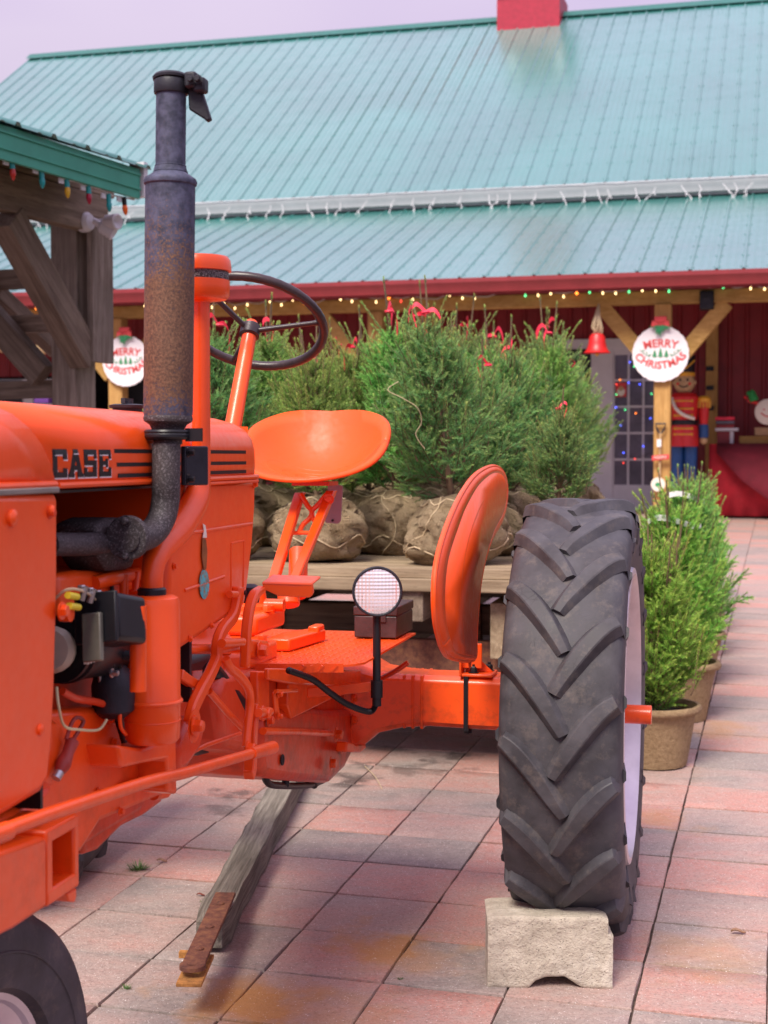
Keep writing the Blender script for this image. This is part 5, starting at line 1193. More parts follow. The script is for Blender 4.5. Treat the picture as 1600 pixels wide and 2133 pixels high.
mb = MB(); mb.lathe(TB(140, 1278, .215), L, [(.012, -.01), (.012, .006), (.007, .007)], 16); boltm(mb, TB(128, 1272, .225), L, .009, .008); obj('tensioner', mb, OR, trc)
mg = TB(236, 1428, .17); mb = MB(); mb.lathe(mg - UP * .04, UP, [(.02, -.012), (.034, 0), (.036, .04), (.030, .062), (.018, .075), (.012, .09)], 26); mb.lathe(mg + A * .02, (A + L * .3).normalized(), [(.026, 0), (.026, .045), (.02, .052), (0, .053)], 22); mag = obj('magneto', mb, DKGREY, trc, smooth=40)
bolt(232, 1402, .21, .005, .01, STEEL, mag)
for x, y in ((262, 1365), (282, 1428)): mb = MB(); mb.lathe(TB(x, y, .2), L, [(.008, -.02), (.008, .012), (.004, .013)], 12); obj('stud', mb, DKGREY, mag)
# linkage with spring in front of block
RDK = simple('oily_red', (.30, .03, .02), .5, 0, .4)
rod('link_loop', [(138, 1540, .18), (150, 1505, .182), (160, 1495, .184), (171, 1498, .184), (172, 1508, .184), (150, 1545, .182)], .0032, RDK, n=8)
rod('link_spring', [(150, 1545, .182), (137, 1580, .182), (124, 1608, .18)], [.011, .009, .012, .008], RDK); rod('link_end', [(124, 1608, .18), (116, 1622, .178)], .0075, STEEL, sm=0)
rod('fuel_pipe', [(255, 1465, .19), (250, 1490, .19), (252, 1515, .19), (262, 1530, .19)], .0032, OR, n=8)
# ---- frame casting, oil pan, flywheel housing
fr_ = plate('frame_casting', [(100, 1480), (235, 1470), (262, 1560), (362, 1572), (366, 1625), (345, 1655), (262, 1690), (210, 1712), (170, 1776), (120, 1790), (40, 1760), (-130, 1830), (-130, 1740), (0, 1706), (70, 1670), (98, 1640)], .150, .30, OR, bevel=.010)
rod('casting_rib', [(255, 1590, .155), (290, 1578, .158), (350, 1570, .158)], .008, OD, fr_); rod('casting_rib', [(250, 1640, .155), (300, 1625, .158), (350, 1622, .158)], .006, OD, fr_)
mb = MB(); mb.lathe(TB(306, 1590, .145), L, [(.034, -.01), (.030, .004), (.0, .008)], 24); obj('cover_boss', mb, OR, fr_)
plate('flywheel_housing', [(172, 1700), (262, 1660), (345, 1652), (338, 1672), (300, 1700), (255, 1722), (205, 1772), (176, 1782)], .09, .20, OD, bevel=.02)
rod('pan_bolt', [(320, 1655, .13), (345, 1650, .13)], .011, OR, sm=0)
mb = MB(); mb.lathe(TB(95, 1570, .155), L, [(.055, -.02), (.052, .0), (.044, .012), (0, .016)], 30); obj('pump_cover', mb, OR, trc)
# ---- front bracket with square hole
af, ar = tra(TB(98, 1790, .235)), tra(TB(166, 1790, .235)); zt0, zb0 = TB(130, 1716, .235).z, TB(130, 1868, .235).z
am = (af + ar) / 2; hw_ = (ar - af) / 2; bar_ = MB()
bar_.box(T(am, -.0, zt0 - .008), A * hw_, L * .235, UP * .010); bar_.box(T(am, -.0, zb0 + .010), A * hw_, L * .235, UP * .011)
bar_.box(T(af + .010, 0, (zt0 + zb0) / 2), A * .0105, L * .2345, UP * ((zt0 - zb0) / 2 - .006)); bar_.box(T(ar - .008, .0, (zt0 + zb0) / 2), A * .0085, L * .2345, UP * ((zt0 - zb0) / 2 - .006))
obj('front_bracket', bar_, OR, trc, bevel=.004)
mb = MB(); mb.prism([T(af - x, 0, z) + L * .235 for x, z in ((.0, zb0), (.0, zt0 - .005), (.25, zt0 + .02), (.35, zt0 + .02), (.35, zb0 + .02), (.1, zb0))], L * -.47); obj('front_bolster', mb, OR, trc, bevel=.006)
mb = MB(); mb.prism([TB(x, y, .23) for x, y in ((140, 1862), (160, 1850), (160, 1868), (156, 1880), (144, 1878))], L * -.03); obj('bracket_lug', mb, OR, trc, bevel=.002)
mb = MB(); mb.tube([T(-1.93, -.10, .80), T(-1.89, -.12, .38)], [.05, .035], 20); obj('front_pedestal', mb, OD, trc)
for x, y in ((228, 1500), (236, 1545), (250, 1690), (205, 1650), (150, 1690), (130, 1755), (352, 1600)): bolt(x, y, .152, .0055, .006, OR, fr_)
for x, y in ((395, 1330), (440, 1303), (362, 1060), (362, 1180), (362, 1300)): bolt(x, y, .199, .0045, .004, OR, tank)
rod('oil_pipe', [(205, 1255, .17), (212, 1300, .165), (206, 1360, .16), (214, 1470, .16), (232, 1498, .16)], .0035, STEEL, n=8)
rod('breather_pipe', [(130, 1440, .16), (160, 1455, .165), (200, 1462, .165), (246, 1476, .17)], .006, OD, n=10)
rod('spark_lead', [(236, 1388, .19), (222, 1340, .17), (196, 1290, .16), (176, 1222, .155)], .0035, BLACKM, n=8); rod('spark_lead', [(250, 1390, .19), (262, 1330, .175), (240, 1268, .16), (232, 1215, .155)], .0035, BLACKM, n=8)
plate('dark_recess_plate', [(262, 1470), (300, 1556), (262, 1556), (245, 1500)], .152, .01, simple('dark_recess_brown', (.03, .012, .008), .5, 0, .5, 40, .3))  # near-black brown plate filling the gap beside the casting
# ---- steering drag link
rod('drag_link', [(-60, 1755, .262), (15, 1728, .262), (120, 1690, .262), (240, 1650, .262), (310, 1628, .262), (350, 1618, .262), (385, 1610, .262), (460, 1588, .262), (530, 1568, .262)], .0098, OR, n=16)
rod('link_socket', [(522, 1570, .262), (568, 1557, .262)], [.012, .0135], OR, sm=0, n=20); rod('link_socket', [(-40, 1750, .264), (14, 1731, .264)], .0125, OR, sm=0, n=20)
# ---- clutch housing, transmission, differential
tm = plate('transmission', [(452, 1440), (470, 1400), (535, 1392), (600, 1400), (752, 1396), (764, 1440), (766, 1490), (748, 1550), (722, 1592), (694, 1612), (640, 1600), (560, 1612), (545, 1590), (520, 1572), (470, 1560)], .135, .27, OD, bevel=.022)
plate('shade_black_housing', [(372, 1372), (440, 1352), (560, 1360), (560, 1540), (430, 1575), (372, 1560)], .06, .20, BLACKM, bevel=.02)  # housing coloured black to stand for the shade between the castings
plate('bell_flange', [(374, 1360), (392, 1358), (396, 1560), (376, 1570)], .13, .24, OD, bevel=.004)
plate('final_drive_case', [(548, 1480), (640, 1470), (690, 1478), (742, 1476), (752, 1540), (722, 1600), (690, 1632), (600, 1626), (552, 1618), (545, 1560)], .155, .31, OD, bevel=.02)
rod('cross_tube', [(548, 1523, .17), (620, 1524, .17), (690, 1528, .17)], .0085, OR, sm=0); bolt(700, 1530, .172, .013, .016); bolt(712, 1560, .16, .010, .012)
bolt(690, 1590, .17, .013, .012); bolt(588, 1583, .158, .009, -.004, DKGREY, hexa=False)
for x, y in ((735, 1455), (735, 1500), (738, 1532), (560, 1500)): bolt(x, y, .16, .010, .010)
plate('gusset', [(602, 1404), (745, 1404), (752, 1440), (700, 1452), (608, 1498), (600, 1470)], .165, .03, OR, bevel=.004)
plate('side_plate', [(538, 1398), (562, 1398), (562, 1500), (538, 1500)], .16, .02, OR)
mb = MB(); c = TB(470, 1500, .0); mb.lathe(c - L * .12, L, [(.07, -.03), (.105, .0), (.11, .05), (.105, .2), (.08, .24), (0, .25)], 36); obj('brake_drum', mb, OD, trc, smooth=40)
flat('lever_link', [(576, 1440), (578, 1470), (582, 1494)], .19, .011, .008, OR); rod('lever_pin', [(574, 1440, .195), (590, 1440, .195), (618, 1438, .19)], .0045, OR, sm=0)
for x, y in ((580, 1446), (580, 1492)): bolt(x, y, .192, .006, .008)
rod('drawbar_clip', [(552, 1612, .12), (556, 1628, .12), (575, 1636, .12), (640, 1636, .11), (672, 1626, .11)], .0085, BLACKM)
rod('clip_bolt', [(595, 1602, .12), (595, 1638, .12)], .009, BLACKM, sm=0); rod('clip_bolt', [(640, 1606, .11), (655, 1636, .11)], .010, BLACKM, sm=0)
plate('side_hook', [(724, 1545), (738, 1548), (740, 1552), (762, 1550), (764, 1558), (752, 1568), (722, 1566)], .20, .03, OR)
# ---- axle housings
zA = .728
def flare(s):
    mb = MB(); secs = []
    for b, hz, ha_, dz in ((.10, .135, .13, -.02), (.17, .118, .12, -.015), (.22, .085, .095, -.004), (.285, .074, .078, 0), (.36, .070, .070, .002), (.50, .072, .070, 0), (.645, .070, .070, -.002)):
        k = .80; secs.append([T(ax_ * ha_, b * s, zA + dz + az_ * hz) for ax_, az_ in ((-1, -k), (-k, -1), (k, -1), (1, -k), (1, k), (k, 1), (-k, 1), (-1, k), (-1, -k))])
    mb.sheet(secs); mb.add(secs[-1][:-1], [tuple(range(8))]); return obj('axle_housing', mb, OR, trc, bevel=.004, smooth=30)
axl = flare(1); flare(-1)
for x in (857, 876, 896):
    b = .292 + (x - 857) * .00126; mb = MB(); mb.box(T(-.004, b, zA), A * .072, L * .004, UP * .0735); obj('housing_rib', mb, OR, axl, bevel=.002)
mb = MB(); mb.box(T(0, .463, zA), A * .0735, L * .006, UP * .0745); mb.lathe(T(-.04, .463, zA - .085), UP, [(.012, 0), (.012, .02)], 12); obj('u_bolt_band', mb, BLACKM, trc)
# ---- platform, toolbox
PZ = .93
pl_ = [(-.845, .02), (-.845, .12), (-.80, .30), (-.775, .33), (-.74, .345), (-.17, .345), (-.17, -.30), (-.80, -.30)]
mb = MB(); mb.prism([T(a, b, PZ) for a, b in pl_], UP * -.005); plf = obj('platform', mb, OR, trc)
mb = MB(); a = -.825
while a < -.19:
    b = -.02; k = 0
    while b < .335:
        if not (a < -.77 and b > .28):
            s = 1 if (k + int((a + 2) / .022)) % 2 else -1; u_ = (A + L * s).normalized() * .0075; v_ = (A - L * s).normalized() * .0022; c = T(a, b, PZ)
            mb.add([c - u_, c - v_ + UP * .0022, c + u_, c + v_ + UP * .0022, c + UP * .0026], [(0, 1, 4), (1, 2, 4), (2, 3, 4), (3, 0, 4)])
        b += .022; k += 1
    a += .022
o = obj('tread_bumps', mb, OR, plf, smooth=None); o['kind'] = 'stuff'
mb = MB(); p, q = T(-.845, .11, PZ - .006), T(-.80, .31, PZ - .006); dd2 = (q - p).normalized(); mb.bar(p, q, UP * -.010 + UP * 0, dd2.cross(UP) * .003)
for t in (.15, .35, .55, .75, .9): c = p.lerp(q, t) + dd2.cross(UP) * .004 * (1 if dd2.cross(UP).dot(A) < 0 else -1); mb.box(c, (dd2 + UP).normalized() * .010, (dd2 - UP).normalized() * .002, dd2.cross(UP) * .002)
obj('front_lip', mb, OR, plf)
plate('platform_support', [(560, 1392), (752, 1396), (752, 1440), (700, 1430), (600, 1424), (560, 1416)], .19, .012, OR)
rod('step_bracket', [(760, 1430, .2), (820, 1400, .3), (850, 1380, .34)], .007, OD)
tb_ = MB(); tc2 = TZ(782, 1332, PZ); ta_, tb2 = tra(tc2), trb(tc2); tbx = MB(); tbx.box(T(ta_ + .10, tb2, PZ + .032), A * .10, L * .056, UP * .028); tbo = obj('toolbox', tbx, BOXM, trc, bevel=.003)
mb = MB(); mb.box(T(ta_ + .10, tb2, PZ + .073), A * .102, L * .058, UP * .0115); obj('toolbox_lid', mb, BOXM, tbo, bevel=.003)
mb = MB(); mb.box(T(ta_ - .002, tb2 + .02, PZ + .06), A * .003, L * .008, UP * .014); obj('hasp', mb, BOXM, tbo)
# ---- gearbox top cover with bolts
mb = MB(); mb.prism([T(a, b, .925) for a, b in ((-.98, -.12), (-.98, .07), (-.93, .12), (-.70, .125), (-.64, .07), (-.60, -.12))], UP * .045); tcov = obj('gearbox_cover', mb, OR, trc, bevel=.01)
mb = MB(); mb.lathe(T(-.86, .0, .97), UP, [(.085, 0), (.085, .008), (.07, .012), (.055, .03), (.045, .06), (0, .065)], 32); obj('cover_turret', mb, OR, tcov, smooth=40)
mb = MB(); mb.prism([T(a, b, .97) for a, b in ((-.66, -.08), (-.66, .06), (-.42, .06), (-.38, -.08))], UP * .05); obj('hitch_casting', mb, OR, tcov, bevel=.012)
mb = MB(); mb.lathe(T(-.5, .0, 1.015), UP, [(.06, 0), (.06, .015), (.035, .02), (.03, .05), (0, .052)], 24); mb.tube([T(-.5, -.08, 1.03), T(-.5, .08, 1.03)], .016, 14); obj('seat_pivot', mb, OR, tcov)
rr = random.Random(8)
for a, b, z in ((-.95, .08, .972), (-.86, .09, .972), (-.74, .10, .972), (-.64, .03, 1.022), (-.45, .045, 1.022), (-.55, .05, 1.022), (-.78, .0, .99), (-.90, .055, .985), (-.40, .02, .97)):
    mb = MB(); boltm(mb, T(a, b, z - .002), UP, .011, .014); obj('bolt', mb, OR, tcov)
mb = MB(); mb.prism([T(a, b, PZ + .002) for a, b in ((-.62, .07), (-.62, .13), (-.40, .16), (-.38, .12), (-.5, .07))], UP * .03); mb.box(T(-.42, .14, PZ + .03), A * .03, L * .014, UP * .014); obj('latch_casting', mb, OR, trc, bevel=.005)
bolt(541, 1355, .13, .014, .016)
plate('corner_casting', [(515, 1330), (560, 1334), (572, 1366), (545, 1378), (516, 1372)], .125, .05, OR, bevel=.008)
# ---- levers, pedals and rods on the near side
flat('clutch_lever', [(505, 1222), (503, 1252), (494, 1285), (473, 1312), (462, 1340), (460, 1372), (448, 1402), (428, 1440), (412, 1475), (405, 1508)], .215, [.0135, .012, .011, .0115, .012, .012, .013, .016], .018, OR, bevel=.004)
mb = MB(); mb.lathe(TB(511, 1235, .2155), L, [(.0055, -.001), (.0055, .0012)], 14); obj('lever_hole', mb, BLACKM, trc)
rod('lever_stud', [(478, 1238, .21), (492, 1238, .21)], .007, OR, sm=0); rod('cross_shaft', [(380, 1352, .17), (455, 1352, .19), (500, 1343, .20)], .0095, OR, sm=0); rod('cross_shaft', [(462, 1340, .235), (505, 1337, .235)], .0085, OR, sm=0)
for x, y, r, h in ((404, 1512, .021, .004), (404, 1512, .012, .016), (511, 1345, .013, .012), (506, 1368, .009, .01)): bolt(x, y, .218 if h < .01 else .222, r, h)
plate('pivot_casting', [(372, 1545), (392, 1500), (420, 1492), (432, 1510), (420, 1560), (392, 1600), (374, 1610)], .19, .06, OD, bevel=.012)
flat('brake_arm', [(556, 1226), (540, 1240), (530, 1268), (524, 1310), (522, 1350), (520, 1392)], .24, [.006, .009, .009, .0085, .008, .007], .02, OR, bevel=.004)
pp_ = [TB(545, 1214, .235), TB(612, 1219, .285), TB(650, 1216, .315), TB(652, 1238, .315), TB(645, 1246, .31), TB(580, 1243, .26), TB(548, 1228, .235)]
mb = MB(); mb.prism(pp_, A * .012 + UP * .002); mb.prism([TB(545, 1212, .235), TB(650, 1215, .315), TB(650, 1215, .315) + A * .07 + UP * .01, TB(545, 1212, .235) + A * .07 + UP * .01], UP * -.006); obj('brake_pedal', mb, OR, trc, bevel=.004)
rod('s_lever', [(470, 1372, .222), (478, 1390, .225), (498, 1408, .228), (516, 1432, .228), (521, 1462, .228), (516, 1510, .226), (512, 1555, .226)], [.0085, .0095, .0095, .009, .0088, .0088], OR, n=14)
flat('drop_arm', [(540, 1468), (534, 1530), (532, 1600), (528, 1617)], .222, [.012, .011, .012, .010], .022, OR)
for x, y in ((548, 1486), (516, 1558)): bolt(x, y, .23, .011, .014)
rod('arm_pin', [(538, 1485, .24), (562, 1482, .225)], .009, OR, sm=0)
rod('return_rod', [(436, 1440, .19), (470, 1480, .195), (505, 1516, .2)], .0068, OR, sm=0); rod('return_rod', [(374, 1580, .16), (430, 1552, .165), (500, 1528, .17)], .0045, OR, sm=0)
rod('rubber_hose', [(440, 1395, .11), (470, 1432, .115), (505, 1480, .12), (520, 1510, .12)], .020, BLACKM)
flat('brace_bar', [(382, 1405), (402, 1420), (436, 1438)], .195, .010, .014, OR)
mb = MB(); mb.lathe(TB(522, 1236, .15), UP, [(.018, -.02), (.022, 0), (.02, .014), (.01, .02), (0, .021)], 18); obj('dark_knob', mb, DKGREY, trc)
# ---- headlamp
hc_ = P(786, 1232, 3.40); hf = (V((0, 0, CAMZ)) - hc_); hf.z = 0; hf = (hf.normalized() + UP * -.02 + V((.06, 0, 0))).normalized(); hr = hf.cross(UP).normalized() * -1; hu = hr.cross(hf) * -1
if hu.z < 0: hu = -hu
hl = MB(); hl.lathe(hc_, -hf, [(.0555, -.004), (.0585, 0), (.0585, .008), (.054, .018), (.04, .04), (.02, .052), (0, .055)], 44, cap=False); lampo = obj('headlamp', hl, BLACKM, trc, smooth=40)
mb = MB(); mb.lathe(hc_, -hf, [(.0525, .001), (.05, .008), (.04, .024), (.02, .036), (0, .039)], 40, cap=False); obj('reflector', mb, REFL, lampo, smooth=60)
mb = MB(); mb.tube(arc(hc_ + hf * .003, .056, hr, hu, 0, 2 * math.pi, 48)[:-1], .0032, 10, closed=True); obj('chrome_ring', mb, DKGREY, lampo)
mb = MB(); N_ = 26; R_ = .0545; rows = []
for i in range(N_ + 1):
    row = []
    for j in range(N_ + 1):
        x = -1 + 2 * i / N_; y = -1 + 2 * j / N_; m_ = max(abs(x), abs(y)); l_ = math.hypot(x, y); k = m_ / l_ if l_ > 0 else 0; X, Y_ = x * R_, y * R_
        if l_ > 1: X, Y_ = X / l_, Y_ / l_
        hgt = .006 * (1 - min(1, l_) ** 2) + .0007 * ((i % 2) + (j % 2))
        row.append(hc_ + hf * (.002 + hgt) + hr * X + hu * Y_)
    rows.append(row)
mb.sheet(rows); obj('lens', mb, LENS, lampo, smooth=None)
sb_ = hc_ - hf * .02; mb = MB(); mb.tube([sb_ - UP * .055, sb_ - UP * .235], .0095, 16); mb.tube([sb_ - UP * .212, sb_ - UP * .252], .0145, 16); mb.tube([sb_ - UP * .250, sb_ - UP * .272], .011, 12); obj('lamp_stem', mb, BLACKM, trc, smooth=40)
mb = MB(); e = sb_ - UP * .225; p = TB(640, 1443, .19); mb.bar(p, e, UP * .012, (e - p).cross(UP).normalized() * .003); obj('lamp_bracket', mb, OR, trc, bevel=.002)
q0 = TB(600, 1396, .21); hp_ = smoothpath([q0, TB(650, 1415, .24), TB(690, 1445, .27), TB(730, 1470, .3), sb_ - UP * .285 - hr * .015, sb_ - UP * .262], 22)
mb = MB(); mb.tube(hp_, [.0078 if i % 2 else .0062 for i in range(len(hp_))], 12); obj('corrugated_conduit', mb, BLACKM, trc, smooth=60)
# ---- steering column and wheel
hub = P(521, 690, 3.60); cb = P(482, 905, 3.47); cdn = (hub - cb).normalized()
mb = MB(); mb.tube([cb - cdn * .15, hub + cdn * .02], [.0215, .0175], 20); obj('steering_column', mb, OR, trc)
nrm = (A * .545 + UP * .84).normalized(); wc_ = hub + nrm * .026; u1 = L; v1 = nrm.cross(u1).normalized(); RS = .178
mb = MB(); n = 88; pts = arc(wc_, RS, u1, v1, 0, 2 * math.pi, n)[:-1]; mb.tube(pts, [.0112 + (.0007 if i % 2 else 0) for i in range(n)], 14, closed=True); sw = obj('steering_wheel', mb, SWHEEL, trc, smooth=60)
mb = MB(); mb.lathe(hub - nrm * .016, nrm, [(.019, 0), (.0245, .003), (.0245, .03), (.018, .036)], 26); obj('wheel_hub', mb, SWHEEL, sw, smooth=40)
mb = MB(); mb.lathe(hub + nrm * .016, nrm, [(.016, 0), (.014, .012), (0, .014)], 20); obj('wheel_nut', mb, OR, sw)
for a0 in (0.02, 2.11, 4.20):
    e = wc_ + (u1 * math.cos(a0) + v1 * math.sin(a0)) * (RS - .004); s = hub + (e - hub).normalized() * .02; mb = MB(); mb.tube([s, e - (e - s) * .12, e], [.0068, .0062, .0095], 12); obj('spoke', mb, SWHEEL, sw)
# ---- seat on its truss
def seatpt(r, th):
    x = math.cos(th); y = math.sin(th); sq = .92; x = math.copysign(abs(x) ** sq, x); y = math.copysign(abs(y) ** sq, y)
    X = .207 * r * x; Y_ = .175 * r * y; f = (Y_ + .175) / .35
    if Y_ < 0: X *= 1 + .0 * Y_
    z = 1.338 + .090 * r ** 3 * (abs(x) ** 1.7) * min(1, .35 + f) + .195 * (f ** 2.6) * (.35 + .65 * r) ** 1 * max(0, r) ** .8 - .006 * (1 - r)
    return T(.11 + Y_, X - .012, z)
rows = [[seatpt(i / 14, 2 * math.pi * j / 56) for j in range(57)] for i in range(15)]
rows.append([p + UP * -.002 + (p - T(.11, 0, p.z)).normalized() * .010 for p in rows[-1]]); rows.append([p - UP * .010 + (p - T(.11, 0, p.z)).normalized() * .002 for p in rows[-1]])
mb = MB(); mb.sheet(rows); seat = obj('seat_pan', mb, ORANGE_SEAT, trc, smooth=80, solid=.004)
mb = MB()
for rr_2, w3 in ((.06, .0015), (.10, .0012), (.145, .0012)):
    ring = []
    for j in range(40):
        th = 2 * math.pi * j / 40; r = math.hypot(math.cos(th) * rr_2 / .207, math.sin(th) * rr_2 * .45 / .175); t2 = math.atan2(math.sin(th) * rr_2 * .45 / .175, math.cos(th) * rr_2 / .207); ring.append(seatpt(r, t2) + UP * .002)
    mb.tube(ring, w3, 5, closed=True)
obj('seat_emboss', mb, ORANGE_SEAT, seat)
def ta(px, py, a): return TA(px, py, a)
for (x0, y0, a0), (x1, y1, a1) in (((566, 1212, -.26), (622, 1026, .08)), ((608, 1214, -.26), (688, 1022, .08))):
    p, q = ta(x0, y0, a0), ta(x1, y1, a1); mb = MB(); d_ = (q - p).normalized(); mb.bar(p, q, L * .012, A * .003); mb.bar(p + L * .011 + A * .016, q + L * .011 + A * .016, L * .0025, A * .016); obj('seat_bar', mb, OR, trc, bevel=.002)
def tu(name, pts, r, mat=OR): mb = MB(); mb.tube(smoothpath([ta(*p) for p in pts], 5), r, 10); return obj(name, mb, mat, trc)
tu('truss_yoke', [(627, 1030, .06), (640, 1052, .05), (650, 1066, .04), (645, 1080, .03), (632, 1092, .02), (622, 1110, 0)], .0075); tu('truss_yoke', [(680, 1030, .06), (662, 1052, .05), (650, 1064, .04), (652, 1080, .03), (660, 1090, .02), (656, 1112, 0)], .0075)
tu('truss_pin', [(612, 1110, -.01), (664, 1110, -.01)], .006)
mb = MB(); mb.tube([ta(620, 1240, -.2), ta(622, 1148, -.12)], [.026, .026], 22); obj('seat_spring_can', mb, OR, trc)
mb = MB(); mb.tube([ta(600, 1222, -.22), ta(602, 1262, -.24)], .03, 14); mb.box(ta(590, 1216, -.25), L * .045, A * .02, UP * .008); obj('seat_foot', mb, OR, trc, bevel=.004)
mb = MB(); mb.box(T(.07, 0, 1.322), A * .05, L * .055, UP * .006); obj('seat_mount', mb, OD, trc); mb = MB(); boltm(mb, ta(686, 1040, .04), -A, .010, .01); obj('bolt', mb, OR, trc)
mb = MB(); c = [ta(x, y, .2) for x, y in ((684, 1005), (714, 1012), (710, 1085), (704, 1091), (680, 1089), (676, 1083))]; mb.prism(c, A * .003); obj('hanging_plate', mb, simple('lilac_grey_plate', (.33, .27, .31), .5), trc); mb = MB(); mb.lathe(ta(693, 1084, .197), -A, [(.004, 0), (.004, .002)], 10); obj('plate_hole', mb, BLACKM, trc)
# ---- fender shield
FB = .50; out = [(918, 1345), (907, 1300), (903, 1240), (908, 1175), (925, 1110), (952, 1045), (980, 1000), (1005, 979), (1030, 972), (1048, 986), (1055, 1022), (1047, 1075), (1022, 1125), (1003, 1190), (993, 1260), (990, 1335), (985, 1374), (935, 1368)]
ol = smoothpath([TB(x, y, FB) for x, y in out] + [TB(918, 1345, FB)], 4)[:-1]
cen = TB(968, 1170, FB); 
spine = [(955, 1330), (952, 1270), (955, 1200), (968, 1130), (990, 1070), (1015, 1030)]
sp3 = [TB(x, y, FB) for x, y in spine]
def near(p):
    best = None
    for i in range(len(sp3) - 1):
        a_, b_ = sp3[i], sp3[i + 1]; t = max(0, min(1, (p - a_).dot(b_ - a_) / (b_ - a_).length_squared)); q = a_.lerp(b_, t)
        if best is None or (q - p).length < (best - p).length: best = q
    return best
rows = []
for s, db in ((1.0, 0), (.96, .006), (.88, .010), (.78, .012)):
    rows.append([near(p).lerp(p, s) + L * db for p in ol] ); rows[-1].append(rows[-1][0])
mb = MB(); mb.sheet(rows); mb.add(rows[-1][:-1], [tuple(range(len(rows[-1]) - 1))]); fen = obj('fender', mb, OR, trc, smooth=45, solid=.004)
mb = MB(); mb.tube(ol, .0065, 10, closed=True); obj('fender_lip', mb, OR, fen)
flat('fender_stay', [(984, 1376), (978, 1330), (972, 1280)], FB + .004, [.030, .022, .010], .006, OR)
rod('fender_crease', [(966, 1350, FB + .010), (958, 1280, FB + .010), (960, 1200, FB + .010), (974, 1120, FB + .010), (998, 1055, FB + .010), (1020, 1018, FB + .009)], .0045, OR, fen, 8)
fz_ = zA + .073
mb = MB(); p = T(-.02, .49, fz_ + .004); mb.box(p, A * .05, L * .045, UP * .004); mb.box(T(-.045, .448, fz_ + .045), A * .03, L * .003, UP * .044); mb.box(T(-.045, .475, fz_ + .055), A * .003, L * .028, UP * .034); mb.prism([T(-.02, .452, fz_ + .008), T(-.02, .53, fz_ + .008), T(-.02, .452, fz_ + .08)], A * .004); fb_ = obj('fender_bracket', mb, OR, trc, bevel=.002)
for b in (.48, .515): mb = MB(); boltm(mb, T(-.045 + (.05 if b > .5 else 0), b, fz_ + .008), UP, .010, .016); mb.tube([T(-.045 + (.05 if b > .5 else 0), b, fz_), T(-.045 + (.05 if b > .5 else 0), b, fz_ + .032)], .005, 8); obj('bolt', mb, BLACKM, fb_)
